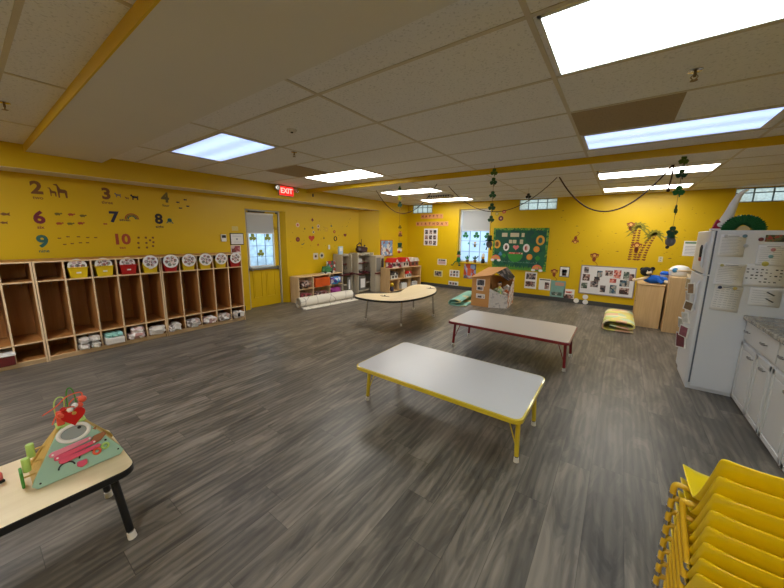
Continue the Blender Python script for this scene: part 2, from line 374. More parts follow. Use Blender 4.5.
t = thing('smoke_detector', 'small round ceiling sensor right of the bluish light on the left', 'detector', (-2.56, 1.92, ZC))
MB().lathe([(.045, 0), (.045, -.006), (.03, -.02)]).obj('cover', M_DRY, t); MB().lathe([(.012, -.02), (.010, -.028)]).obj('sensor', M_BLACK, t)
t = thing('ceiling_vent', 'small grey vent unit on the ceiling in front of the corner window', 'vent', (-3.55, 6.75, ZC))
MB().box(-.3, .3, -.08, .08, -.05, 0).obj('housing', mat('grey_metal', (150, 148, 140), .4, metal=.5), t, bevel=.005)
v = MB()
for i in range(9): v.box(-.27+i*.062, -.24+i*.062, -.083, -.07, -.045, -.008)
v.obj('slats', M_BLACK, t)
# ------------------------------------------------------------------ windows
def glass_block(n, x0, x1, z0, z1, cols):
    r = struct(MB().box(x0, x1, YB+.03, YB+.05, z0, z1).obj('window_%d' % n, M_GLASSBLOCK, smooth=False))
    g = MB(); w_ = (x1-x0)/cols
    mm = mat('grey_mortar', (120, 140, 150), .6)
    for i in range(cols+1): g.box(x0+i*w_-.01, x0+i*w_+.01, YB+.015, YB+.03, z0, z1)
    for z in (z0+.006, (z0+z1)/2+.04, z1-.006): g.box(x0, x1, YB+.015, YB+.03, z-.009, z+.009)
    g.obj('mortar_joint', mm, r, smooth=False)
glass_block(2, *GB[0], 4); glass_block(3, *GB[1], 4); glass_block(4, *GB[2], 5)
x0, x1, z0, z1 = WIN
r = struct(MB().box(x0, x1, YB+.16, YB+.17, z0, z1).obj('window_1', M_PANE, smooth=False))
f = MB()
for a in (x0, x1-.04): f.box(a, a+.04, YB+.12, YB+.16, z0, z1)
for z in (z0, z1-.04): f.box(x0, x1, YB+.12, YB+.16, z, z+.04)
f.obj('window_frame', M_WHITE, r, bevel=.003)
f = MB()
for a in (x0+.30, x0+.60): f.box(a-.008, a+.008, YB+.14, YB+.16, z0, z1)
for z in (1.1, 1.4, 1.68): f.box(x0, x1, YB+.14, YB+.16, z-.008, z+.008)
f.obj('muntin', mat('muntin_grey', (150, 165, 190), .5), r)
MB().box(x0-.02, x1+.02, YB-.04, YB+.15, z0-.03, z0-.001).obj('window_sill', M_WALL, r, bevel=.004)
s = thing('roller_shade', 'grey roller shade half lowered in the back window', 'window shade', (0, 0, 0))
MB().box(x0+.08, x1-.01, YB+.085, YB+.092, 1.70, z1-.05).obj('shade_fabric', M_SHADE, s, smooth=False)
MB().cyl((x0+.07, YB+.088, z1-.035), (x1-.01, YB+.088, z1-.035), .022).obj('roller', M_WHITE, s)
MB().box(x0+.08, x1-.01, YB+.08, YB+.097, 1.685, 1.705).obj('bottom_bar', M_WHITE, s)
# ------------------------------------------------------------------ door
r = struct(MB().box(XW-.16, XW-.115, 3.36, 4.07, .01, .83).box(XW-.16, XW-.115, 3.36, 4.07, 1.60, 1.96).box(XW-.16, XW-.115, 3.36, 3.40, .8, 1.65).box(XW-.16, XW-.115, 3.955, 4.07, .8, 1.65).obj('door_1', M_WALL, bevel=.003))
r.name = 'door_1'
M_ALU = mat('aluminium', (150, 150, 145), .35, metal=.9)
f = MB().box(XW-.17, XW-.08, 3.33, 3.36, 0, 1.99).box(XW-.17, XW-.08, 4.07, 4.10, 0, 1.99).box(XW-.17, XW-.08, 3.33, 4.10, 1.96, 1.99)
f.obj('door_frame', mat('pale_aluminium', (176, 176, 168), .4, metal=.3), r, bevel=.002)
r.location = (.045, -.035, 0)
struct(MB().prism([(XW-.135, 4.066), (XW-.001, 4.19), (XW-.001, 4.20), (XW-.25, 4.20), (XW-.25, 4.066)], 0, 1.99, 'xy').obj('trim_5', M_WALL, smooth=False)); struct(MB().box(XW-.25, XW-.001, 3.235, 3.293, 0, 1.99).obj('trim_6', M_WALL, smooth=False)); slab('wall_left_outside', M_WALL, XW-.32, XW-.30, 3.2, 4.2, 0, .8)
MB().box(XW-.145, XW-.14, 3.40, 3.955, .83, 1.60).obj('door_glass', M_DOORPANE, r, smooth=False)
f = MB().box(XW-.115, XW-.10, 3.385, 3.97, .84, .87).box(XW-.115, XW-.10, 3.385, 3.41, .84, 1.62).box(XW-.115, XW-.10, 3.945, 3.97, .84, 1.62)
f.obj('glass_trim', M_WHITE, r, bevel=.002)
f = MB()
for a in (3.585, 3.77): f.box(XW-.135, XW-.128, a-.005, a+.005, .86, 1.6)
for z in (1.05, 1.27): f.box(XW-.135, XW-.128, 3.41, 3.95, z-.004, z+.004)
f.obj('muntin', mat('muntin_blue', (110, 130, 150), .5), r)
f = MB()
for (a, b) in ((3.45, 3.65), (3.74, 3.95)):
    for q in ((a, b, .20, .215), (a, b, .735, .75), (a, a+.015, .2, .75), (b-.015, b, .2, .75)): f.box(XW-.116, XW-.106, *q)
    f.box(XW-.116, XW-.110, a+.03, b-.03, .23, .72)
f.obj('raised_panel', M_WALL, r, bevel=.004)
MB().box(XW-.115, XW-.07, 3.38, 4.06, .785, .83).box(XW-.115, XW-.05, 3.40, 3.44, .775, .84).box(XW-.115, XW-.05, 4.0, 4.05, .77, .845).obj('push_bar', M_ALU, r, bevel=.006)
MB().box(XW-.12, XW-.10, 4.03, 4.06, 1.93, 1.96).box(XW-.115,XW-.05,3.42,3.75,1.935,1.955).obj('door_closer', mat('dark_metal', (70, 66, 60), .4, metal=.7), r)
s = thing('roller_shade', 'grey roller shade lowered over the top of the yellow door window', 'window shade', (XW-.045, 3.625, 0), PI/2)
MB().box(-.29, .29, -.004, .004, 1.53, 1.90).obj('shade_fabric', M_SHADE, s, smooth=False)
MB().cyl((-.29, 0, 1.905), (.29, 0, 1.905), .02).obj('roller', M_WHITE, s)
MB().box(-.29, .29, -.007, .007, 1.515, 1.535).obj('bottom_bar', M_WHITE, s)
def shamrock_mesh(mb, cx, cz, r, y0, y1, mi=0, leaves=3, stem=True):
    for k in range(leaves):
        a = PI/2+2*PI*k/leaves
        c, s_ = math.cos(a), math.sin(a)
        pts = []
        for i in range(18):        # rounded, notched leaf
            th = 2*PI*i/18; d_ = min(th, 2*PI-th); rr = .44*(1-.30*math.exp(-(d_/.32)**2)); u_ = .50+rr*math.cos(th); v_ = rr*math.sin(th)
            pts.append((cx+r*(u_*c-v_*s_), cz+r*(u_*s_+v_*c)))
        mb.prism(pts, y0, y1, 'xz', mi)
    if stem: mb.prism([(cx-.05*r, cz), (cx+.05*r, cz), (cx+.3*r, cz-r), (cx+.15*r, cz-r)], y0, y1, 'xz', mi)
    return mb
M_OLIVE = mat('olive_leaf_paint', (140, 150, 40), .6); M_GREEN = mat('green_card', (20, 110, 50), .6); M_DGREEN = mat('dark_green_card', (14, 70, 38), .6)
for n, (a, z) in enumerate(((3.50, 1.44), (3.83, 1.44), (3.66, 1.12))):
    tag(shamrock_mesh(MB(), 0, 0, .085, -.004, 0).obj('shamrock_sticker', M_OLIVE, None, (XW-.08, a-.035, z), rz=PI/2),
        ['olive shamrock painted at the upper left of the door window', 'olive shamrock painted at the upper right of the door window', 'olive shamrock painted low in the middle of the door window'][n], 'sticker', 'shamrocks on the door window')
# ------------------------------------------------------------------ cubbies
def cubby(name, lab, y0, y1, cells):
    t = thing(name, lab, 'cubby unit', (-5.283, y0, 0), PI/2, 'wooden coat cubby units along the left wall')
    W_ = y1-y0; D = .50; e = .016; H = 1.175
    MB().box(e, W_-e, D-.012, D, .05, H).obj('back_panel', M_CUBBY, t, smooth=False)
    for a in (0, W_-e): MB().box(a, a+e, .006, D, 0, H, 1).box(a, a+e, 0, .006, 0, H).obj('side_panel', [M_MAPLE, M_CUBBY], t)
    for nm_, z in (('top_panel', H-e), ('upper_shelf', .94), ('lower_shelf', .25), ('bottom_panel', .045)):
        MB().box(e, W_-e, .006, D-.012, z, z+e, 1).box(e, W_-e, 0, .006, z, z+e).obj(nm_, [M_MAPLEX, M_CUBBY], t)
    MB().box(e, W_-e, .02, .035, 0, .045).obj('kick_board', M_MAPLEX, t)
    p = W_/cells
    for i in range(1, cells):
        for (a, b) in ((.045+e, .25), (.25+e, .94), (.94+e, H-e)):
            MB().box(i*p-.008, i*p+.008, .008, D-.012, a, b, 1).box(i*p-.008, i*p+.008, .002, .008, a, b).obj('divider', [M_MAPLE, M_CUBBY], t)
    h = MB()
    for i in range(cells):
        for s_ in (-.05, .05):
            x = (i+.5)*p+s_; h.tube([(x, D-.013, .86), (x, D-.05, .855), (x, D-.055, .875)], .004, 6)
    h.obj('coat_hook', M_ALU, t)
    return t
cubby('coat_cubby', 'wooden coat cubby unit at the far left, its upper cells empty', -.75, .440, 5)
cubby('coat_cubby', 'wooden coat cubby unit in the middle, under the wall numbers', .445, 1.640, 5)
cubby('coat_cubby', 'wooden coat cubby unit nearest the yellow door', 1.645, 2.825, 5)
M_BINY = mat('yellow_bin_plastic', (222, 186, 14), .35, coat=.3); M_BINR = mat('red_bin_plastic', (172, 20, 18), .35, coat=.3)
cellsy = [.445+.239*(i+.5) for i in range(1, 5)]+[1.645+.236*(i+.5) for i in range(5)]
binc = 'YYRYRYYYR'; order = ['first', 'second', 'third', 'fourth', 'fifth', 'sixth', 'seventh', 'eighth', 'ninth']
for i, y in enumerate(cellsy):
    cn = 'yellow' if binc[i] == 'Y' else 'red'
    t = thing('storage_bin', '%s bin with a round photo disc, %s of nine on the top cubby shelf' % (cn, order[i]), 'storage bin', (-5.27, y, .957), PI/2, 'bins on the top cubby shelf')
    b = MB(); wt, wb, h = .085, .07, .125
    for s_ in (0,):
        vs = [(-wb,.01,0),(wb,.01,0),(wb,.30,0),(-wb,.30,0),(-wt,0,h),(wt,0,h),(wt,.32,h),(-wt,.32,h)]
        b.add(vs, [(0,3,2,1),(0,1,5,4),(1,2,6,5),(2,3,7,6),(3,0,4,7)])
        vi = [(x*.94, .16+(yy-.16)*.95, z+.004) for x, yy, z in vs]
        b.add(vi, [(0,1,2,3),(0,4,5,1),(1,5,6,2),(2,6,7,3),(3,7,4,0)])
        b.add(vs[4:]+vi[4:], [(0,1,5,4),(1,2,6,5),(2,3,7,6),(3,0,4,7)])
    b.obj('tub', M_BINY if cn == 'yellow' else M_BINR, t)
    b = MB()
    for q in ((-wt-.008, wt+.008, -.008, .004), ): b.box(q[0], q[1], q[2], q[3], h-.006, h+.006)
    b.obj('rim', M_BINY if cn == 'yellow' else M_BINR, t, bevel=.002)
    zc = [.185, .185, .18, .155, .15, .15, .15, .15, .15][i]; rr = [.084, .084, .082, .088, .096, .094, .094, .092, .09][i]
    yy = [.03, .03, .03, -.02, -.02, -.02, -.02, -.02, -.02][i]
    if yy > 0: zc = .145
    d = MB().prism(circle(0, zc, rr, 28), yy-.003, yy, 'xz').obj('paper_disc', M_PAPER, t); d['label'] = 'round white paper disc with photos'
    inn = MB()
    for k in range(6):
        a = 2*PI*k/6+.3*i; inn.prism(circle(rr*.55*math.cos(a), zc+rr*.55*math.sin(a), rr*.25, 10), yy-.005, yy-.003, 'xz')
    inn.prism(circle(0, zc, rr*.27, 10), yy-.005, yy-.003, 'xz')
    inn.obj('disc_photo', collage('tiny_photos_%d' % (i % 3), [(150, 90, 84), (130, 140, 124), (214, 190, 180), (180, 160, 170), (110, 96, 100)], 45, i), d)
    if yy < 0 or 1: text('name_tag', 'name', .02, M_WHITE, t, (.015, -.0105 if yy > 0 else -.009, .06), .0006) if False else None
    MB().box(-.02, .022, -.002+.0, .0, .055, .072).obj('name_sticker', M_PAPER, t, (0, .003, 0)) if i in (0, 1, 2, 3) else None
# contents of the lower cells
M_DIAPER = mat('white_diaper', (214, 208, 200), .8, bump=.5, bscale=40); M_PINKBAG = collage('pink_print_bag', [(214, 190, 186), (230, 220, 216), (180, 140, 136), (240, 236, 232)], 22, 1, .3)
M_TEALBAG = mat('teal_wipes', (150, 205, 195), .5, bump=.5, bscale=30); M_CLEAR = collage('clear_bag_clothes', [(205, 200, 196), (150, 140, 134), (224, 220, 216), (186, 160, 150)], 26, 3, .25)
def lump(name, mt, parent, c, s, seed, n=22):
    rnd = random.Random(seed); ph = [rnd.uniform(0, 6) for _ in range(9)]
    mb = MB(); vs = []; fs = []; m_ = n//2
    for i in range(m_+1):
        th = PI*i/m_
        for j in range(n):
            a = 2*PI*j/n; d = Vector((math.sin(th)*math.cos(a), math.sin(th)*math.sin(a), math.cos(th)))
            q = Vector([math.copysign(abs(v)**.62, v) for v in d])
            k = 1+.10*math.sin(3*d.x*2+ph[0])*math.sin(4*d.y+ph[1])+.09*math.sin(7*d.z+ph[2]+3*d.x)+.05*math.sin(11*d.x+ph[3])*math.sin(9*d.z+ph[4])
            vs.append((c[0]+q.x*s[0]*k, c[1]+q.y*s[1]*k, max(c[2]-s[2], c[2]+q.z*s[2]*k)))
    for i in range(m_):
        for j in range(n): fs.append((i*n+j, (i+1)*n+j, (i+1)*n+(j+1) % n, i*n+(j+1) % n))
    return mb.add(vs, fs).obj(name, mt, parent)
def ctag(o, lab, cat, g=None): return tag(o, lab, cat, g)
zb = .062
yc = [.445+.239*(i+.5) for i in range(5)]+[1.645+.236*(i+.5) for i in range(5)]
def cellthing(name, lab, cat, y, g=None): return thing(name, lab, cat, (-5.22, y, zb), PI/2, g)
t = cellthing('lidded_box', 'dark red storage box with a white lid in the leftmost visible lower cubby', 'box', .10)
MB().box(-.10, .10, 0, .3, 0, .11).obj('tub', mat('dark_red_plastic', (96, 30, 32), .35), t, bevel=.01); MB().box(-.11, .11, -.01, .31, .11, .135).obj('lid', M_WHITE, t, bevel=.006)
y = yc[1]
for k, (dx, dz, lab) in enumerate(((-.05, 0, 'bottom left'), (.055, 0, 'bottom right'), (-.045, .075, 'top left'), (.055, .08, 'top right'))):
    t = cellthing('diaper_stack', 'bundle of folded white diapers, %s of the four in one lower cubby' % lab, 'diapers', y, 'diaper bundles'); t.location.y += dx; t.location.z += dz
    lump('folded_diaper', M_DIAPER, t, (0, .1, .035), (.048, .1, .035), k)
t = cellthing('diaper_basket', 'low white basket heaped with pale teal packs in a lower cubby', 'basket', yc[2])
MB().box(-.095, .095, 0, .26, 0, .09).obj('basket', M_DIAPER, t, bevel=.012)
for k in range(3): lump('wipes_pack', M_TEALBAG, t, (-.055+.055*k, .1, .115), (.035, .09, .028), 30+k)
t = cellthing('diaper_bag', 'two stacked pinkish bags of diapers in a lower cubby', 'bag', yc[3])
lump('bag', M_PINKBAG, t, (0, .1, .045), (.09, .1, .042), 41); lump('bag', M_PINKBAG, t, (.02, .11, .12), (.075, .09, .035), 42)
t = cellthing('diaper_bag', 'long white bag of diapers at the right end of the middle cubby unit', 'bag', yc[4]); lump('bag', M_DIAPER, t, (0, .1, .06), (.10, .1, .055), 43)
labs = ['grey and white bag bundle, leftmost in the cubby unit by the door', 'round clear bag of folded clothes, second from left in the cubby by the door', 'pinkish bag in the middle lower cubby of the unit by the door', 'clear bag of grey clothes, second from the right in the cubby unit by the door', 'white bag with a dark print in the last lower cubby beside the door']
for k in range(5):
    t = cellthing('clothes_bag', labs[k], 'bag', yc[5+k], 'bags in the lower cubbies')
    m_ = [M_DIAPER, M_CLEAR, M_PINKBAG, M_CLEAR, M_DIAPER][k]
    lump('bag', m_, t, (.0, .1, .062), (.092 if k != 0 else .055, .1, .06), 50+k)
    if k == 0: lump('bag', M_CLEAR, t, (-.07, .07, .045), (.035, .07, .045), 66)
    if k == 4: MB().box(-.05, -.01, -.015, -.004, .04, .10).obj('printed_patch', M_BLACK, t)
# ------------------------------------------------------------------ low tables
def leg_pair(t, p_top, p_bot, m_, foot):
    """one adjustable leg: upper sleeve, lower insert, glide"""
    a, b = Vector(p_top), Vector(p_bot); d = (b-a)
    l = MB().cyl(a, a+d*.88, .0165, 14).obj('leg', m_, t)
    MB().cyl(a+d*.86, a+d*.93, .013, 12).obj('leg_insert', M_CHROME, l)
    MB().cyl(a+d*.91, b-Vector((0,0,b.z)), .017, 14, r1=.019).obj('foot', foot, l)
    return l
M_FOOT = mat('white_foot', (215, 210, 200), .4); M_LAM = mat('grey_laminate', (205, 203, 206), .28, var=.02, scale=60); M_LAM2 = mat('light_laminate', (205, 196, 188), .3, var=.02, scale=60)
M_YEL = mat('yellow_enamel', (205, 180, 40), .35, coat=.4); M_RED = mat('dark_red_enamel', (120, 20, 32), .35, coat=.4)
def rect_table(lab, x0, x1, y0, y1, H, top_m, edge_m, inx=.05, iny=.1, slant=.015, g='long low rectangular tables', rim=.012):
    t = thing('low_table', lab, 'table', ((x0+x1)/2, (y0+y1)/2, 0), group=g)
    a, b = (x1-x0)/2, (y1-y0)/2
    MB().prism(rrect(-a+rim, a-rim, -b+rim, b-rim, .055), H-.02, H, 'xy').obj('tabletop', top_m, t)
    e = rrect(-a, a, -b, b, .06); i_ = rrect(-a+rim, a-rim, -b+rim, b-rim, .055); n = len(e); mb = MB()
    vs = [(p[0], p[1], H-.004) for p in e]+[(p[0], p[1], H-.032) for p in e]+[(p[0], p[1], H-.001) for p in i_]+[(p[0], p[1], H-.036) for p in i_]
    for k in range(n):
        j = (k+1) % n; 
        mb.f += [(k, n+k, n+j, j), (k, j, 2*n+j, 2*n+k), (n+k, 3*n+k, 3*n+j, n+j)]; mb.m += [0]*3
    mb.v = vs; mb.f.append(tuple(range(3*n, 4*n))); mb.m.append(0)
    mb.obj('edge_band', edge_m, t)
    for sx in (-1, 1):
        for sy_ in (-1, 1):
            leg_pair(t, (sx*(a-inx-slant), sy_*(b-iny-slant), H-.03), (sx*(a-inx), sy_*(b-iny), 0), edge_m, M_FOOT)
        for sy_ in (-1, 1): MB().cyl((sx*(a-inx-.008), sy_*(b-iny-.003), H*.26), (sx*(a-inx-.10), sy_*(b-iny-.02), H-.03), .0045, 8).obj('brace', edge_m, t)
    f = MB()
    for sx in (-1, 1): f.box(sx*(a-.1)-.03, sx*(a-.1)+.03, -b+.08, b-.08, H-.042, H-.036)
    f.obj('mounting_plate', edge_m, t)
    return t
rect_table('long low table with a grey top and yellow edge in the middle of the room', -1.803, -.381, 1.916, 2.722, .382, M_LAM, M_YEL, .04, .14)
rect_table('long low table with a grey top and dark red edge behind the yellow-edged one', -1.813, -.339, 3.778, 4.625, .382, M_LAM2, M_RED, .04, .14)
# kidney table
def catmull(p, n=4):
    out = []; k = len(p)
    for i in range(k):
        a, b, c, d = [Vector(p[(i+j-1) % k]) for j in range(4)]
        for s_ in range(n):
            u_ = s_/n; out.append(tuple(.5*((2*b)+(c-a)*u_+(2*a-5*b+4*c-d)*u_*u_+(3*b-a-3*c+d)*u_**3)))
    return out
M_CREAM = wood('pale_maple_laminate', (226, 206, 166), (236, 218, 182), 'y', .35, .5)
kc = Vector((-3.05, 4.7)); K = [(-3.62, 3.93), (-3.52, 3.80), (-3.24, 3.76), (-2.94, 3.83), (-2.73, 4.01), (-2.63, 4.37), (-2.63, 4.82), (-2.76, 5.23), (-2.98, 5.55), (-3.22, 5.68), (-3.42, 5.60), (-3.44, 5.38), (-3.32, 5.0), (-3.25, 4.72), (-3.32, 4.40), (-3.52, 4.14)]
K[10:] = [(-3.42, 5.57), (-3.40, 5.22), (-3.28, 4.88), (-3.19, 4.60), (-3.30, 4.34), (-3.46, 4.19), (-3.60, 4.06)]
kp = catmull([(a-kc.x, b-kc.y) for a, b in K])
t = thing('kidney_table', 'kidney-shaped maple table with chrome legs and a black edge', 'table', (kc.x, kc.y, 0))
MB().prism(kp, .480, .502, 'xy').obj('tabletop', M_CREAM, t)
n = len(kp); mb = MB()
ko = []
for i in range(n):
    a, b = Vector(kp[i-1]), Vector(kp[(i+1) % n]); d = (b-a).normalized(); ko.append((kp[i][0]+d.y*.008, kp[i][1]-d.x*.008))
mb.prism(ko, .468, .499, 'xy').obj('edge_band', M_BLACK, t)
for (fx_, fy_) in ((-3.58, 4.11), (-2.89, 4.24), (-2.77, 5.17), (-3.36, 5.38)):
    p = Vector((fx_-kc.x, fy_-kc.y, 0)); q = p*.93; leg_pair(t, (q.x, q.y, .47), p, M_CHROME, M_FOOT)
for (x, y, lab) in ((-3.15, 4.12, 'near end of the kidney table'), (-2.95, 5.33, 'far end of the kidney table')):
    tt = thing('toy_figure', 'small dark scrap lying on the '+lab, 'scrap', (x, y, .502))
    MB().prism([(-.09, -.012), (-.02, -.03), (.05, -.01), (.1, .005), (.02, .02), (-.04, .01)], 0, .004, 'xy').obj('leaf', mat('brown_scrap', (110, 88, 70), .6), tt)
    MB().ball((0, 0, .012), .012).obj('bead', mat('grey_scrap', (120, 112, 104), .6), tt)
# activity table with toy, near left
rect_table('maple-topped low table with black edge and legs at the near left', -2.30, -1.79, -1.1, .37, .40, M_CREAM, M_BLACK, .045, .045, .035, g=None, rim=.004)
def toy():
    t = thing('activity_pyramid', 'wooden triangular activity toy with a teal front and bead maze on top', 'toy', (-2.045, .205, .40), PI/2)
    teal = mat('teal_painted_wood', (150, 185, 165), .5); oak = wood('toy_plywood', (196, 160, 84), (214, 180, 104), 'z'); lime = mat('lime_paint', (172, 206, 110), .5); pk = mat('pink_paint', (214, 80, 110), .45); pk2 = mat('pale_pink_paint', (222, 130, 150), .45)
    red = mat('red_wood_paint', (190, 24, 24), .4); org = mat('coral_paint', (230, 96, 70), .4); wht = mat('toy_white', (230, 228, 224), .4); brown = mat('toy_brown', (150, 96, 62), .5); grn = mat('leaf_green_paint', (66, 140, 52), .45)
    # front panel, built flat in xz then tilted back
    tilt = math.atan2(.085, .215)
    def tri(w0, w1, h, r): 
        base = [(-w0, .02), (-w0+.015, .003), (w0-.015, .003), (w0, .02), (w0-.01, .045), (w1+.01, h-.03), (w1-.015, h), (-w1+.015, h), (-w1-.01, h-.03), (-w0+.01, .045)]
        return base
    piv = bpy.data.objects.new('front_panel', None)
    fp = MB().prism(tri(.155, .045, .232, .02), -.012, 0, 'xz').obj('front_panel', teal, t, (0, -.095, 0), bevel=.003, rot=(-tilt, 0, 0)); fp['label'] = 'teal painted front panel'
    bpy.data.objects.remove(piv)
    ring = [(.0+.052*math.cos(2*PI*k/28), -.016, .185+.036*math.sin(2*PI*k/28)) for k in range(28)]
    MB().tube(ring, .008, 8, closed=True).obj('mirror_ring', wht, fp); MB().prism(circle(0, .185, .048, 24, .032), -.0135, -.012, 'xz').obj('mirror', mat('mirror_plastic', (150, 156, 156), .25), fp)
    for k in range(3):
        mb = MB().prism([(-.085, -.008), (-.072, -.013), (.052, -.008), (.058, 0), (.052, .008), (-.075, .012), (-.086, .006)], -.024-.003*k, -.016-.003*k, 'xz')
        s_ = mb.obj('slat', [pk2, pk, pk][k], fp, (-.005+.012*k, 0, .128-.022*k), bevel=.002, rot=(0, -.10+.02*k, 0))
        MB().lathe([(.004, -.0275), (.004, -.026)], (-.075, 0, 0), 8, axis='y').lathe([(.004, -.0275), (.004, -.026)], (.05, 0, 0), 8, axis='y').obj('peg', wht, s_)
    MB().prism([(.045, .118), (.06, .137), (.10, .142), (.105, .125), (.08, .105), (.058, .10)], -.022, -.012, 'xz').obj('hedgehog_piece', brown, fp, bevel=.003)
    MB().prism([(.062, .172), (.078, .178), (.072, .162)], -.018, -.012, 'xz').obj('hedgehog_nose', brown, fp)
    for (x, z, m_) in ((.06, .062, org), (.092, .072, lime)):
        MB().tube([(x+.012*math.cos(2*PI*k/14), -.018, z+.012*math.sin(2*PI*k/14)) for k in range(14)], .005, 6, closed=True).obj('knob_ring', m_, fp)
    for (x, z) in ((-.045, .045), (.025, .06)):
        MB().tube([(x+.026*math.cos(a), -.014, z+.022*math.sin(a)) for a in [PI*k/10 for k in range(11)]], .003, 6).obj('groove', M_BLACK, fp)
    MB().prism([(-.015, .030), (.0, .018), (.02, .026), (.022, .048), (-.012, .05)], -.028, -.012, 'xz').obj('slider_knob', pk, fp, bevel=.004)
    MB().prism(circle(.098, .098, .005, 8), -.014, -.012, 'xz').prism(circle(.02, .2, .007, 8), -.022, -.012, 'xz').prism(circle(-.13, .022, .004, 8), -.014, -.012, 'xz').prism(circle(.135, .032, .004, 8), -.014, -.012, 'xz').obj('screw', M_BLACK, fp)
    # back panel (plywood)
    MB().prism(tri(.155, .045, .232, .02), 0, .012, 'xz').obj('back_panel', oak, t, (0, .095, 0), bevel=.003, rot=(tilt, 0, 0))
    # side ladders with turning pieces
    for s_ in (-1, 1):
        f = MB()
        for z in (.05, .10, .15): f.cyl((s_*(.135-.45*z), -.075+.38*z, z), (s_*(.135-.45*z), .075-.38*z, z), .005, 8)
        f.add([(s_*.15, -.085, .01), (s_*.15, .085, .01), (s_*.05, .01, .21), (s_*.05, -.01, .21), (s_*.14, -.085, .01), (s_*.14, .085, .01), (s_*.04, .01, .21), (s_*.04, -.01, .21)], [(0,1,2,3),(4,5,6,7),(0,1,5,4),(1,2,6,5),(2,3,7,6),(3,0,4,7)])
        f.obj('side_panel', oak, t)
    for k, (z, y_, m_) in enumerate(((.035, -.03, grn), (.085, -.02, lime), (.135, -.0, lime))):
        x = -(.165-.40*z)-.015
        p = MB().cyl((x+.035, y_, z+.01), (x-.004, y_, z+.01), .004, 8).obj('axle', oak, t)
        (MB().box(x-.014, x-.004, y_-.03, y_+.03, z-.025, z+.05) if k == 0 else MB().cyl((x-.01, y_, z-.022), (x-.01, y_, z+.042), .014, 10)).obj('turning_piece', m_, t, bevel=.004)
    MB().box(-.05, .05, -.03, .03, .212, .222).obj('top_plate', lime, t, bevel=.003)
    # heart + maze
    h = [(.042*math.sin(a)**3*1.0, .003*(13*math.cos(a)-5*math.cos(2*a)-2*math.cos(3*a)-math.cos(4*a))) for a in [2*PI*k/28 for k in range(28)]]
    MB().prism([(x+.008, z+.255) for x, z in h], -.038, -.028, 'xz').obj('heart_plate', red, t, bevel=.002)
    MB().box(-.045, -.02, -.02, .0, .222, .29).obj('red_post', org, t, bevel=.003)
    def wire(nm, pts, m_): MB().tube(catmull2(pts), .0028, 6).obj(nm, m_, t)
    wire('green_wire', [(-.04, -.01, .222), (-.045, -.01, .32), (-.03, 0, .352), (-.01, .005, .34), (-.012, .01, .28), (-.005, .01, .222)], lime)
    wire('tall_wire', [(.0, .0, .222), (.0, .0, .35), (.012, .0, .385), (.026, .0, .35), (.028, 0, .222)], grn)
    wire('orange_wire', [(-.085, -.03, .30), (-.04, -.02, .32), (0, -.015, .352), (.045, 0, .35), (.05, 0, .33), (.02, .01, .32), (.0, .02, .28), (.02, .02, .222)], org)
    wire('coral_loop', [(-.06, -.02, .24), (-.04, -.035, .29), (.0, -.035, .305), (.03, -.02, .28), (.04, 0, .222)], org)
    for (x, y_, z, m_, r_) in ((.0, -.03, .29, wht, .013), (.02, -.02, .30, wht, .012), (-.02, -.03, .30, red, .012), (.05, -.005, .315, org, .016), (.036, -.01, .29, org, .014), (-.03, -.03, .275, org, .013), (.012, -.03, .27, mat('bead_gold', (190, 150, 70), .4), .012)):
        MB().ball((x, y_, z), r_).obj('bead', m_, t)
def catmull2(p, n=6):
    out = []
    for i in range(len(p)-1):
        a, b, c, d = [Vector(p[max(0, min(len(p)-1, i+j-1))]) for j in range(4)]
        for s_ in range(n):
            u_ = s_/n; out.append(.5*((2*b)+(c-a)*u_+(2*a-5*b+4*c-d)*u_*u_+(3*b-a-3*c+d)*u_**3))
    out.append(Vector(p[-1])); return out
toy()
t = thing('toy_block', 'pink toy box at the left edge of the photo on the maple-topped table', 'toy', (-2.17, -.10, .40), .3)
MB().box(-.06, .06, -.07, .07, .012, .05).obj('box_body', mat('salmon_plastic', (226, 110, 110), .35), t, bevel=.008); MB().box(-.062, .062, -.072, .072, 0, .012).obj('dark_base', M_BLACK, t, bevel=.003)
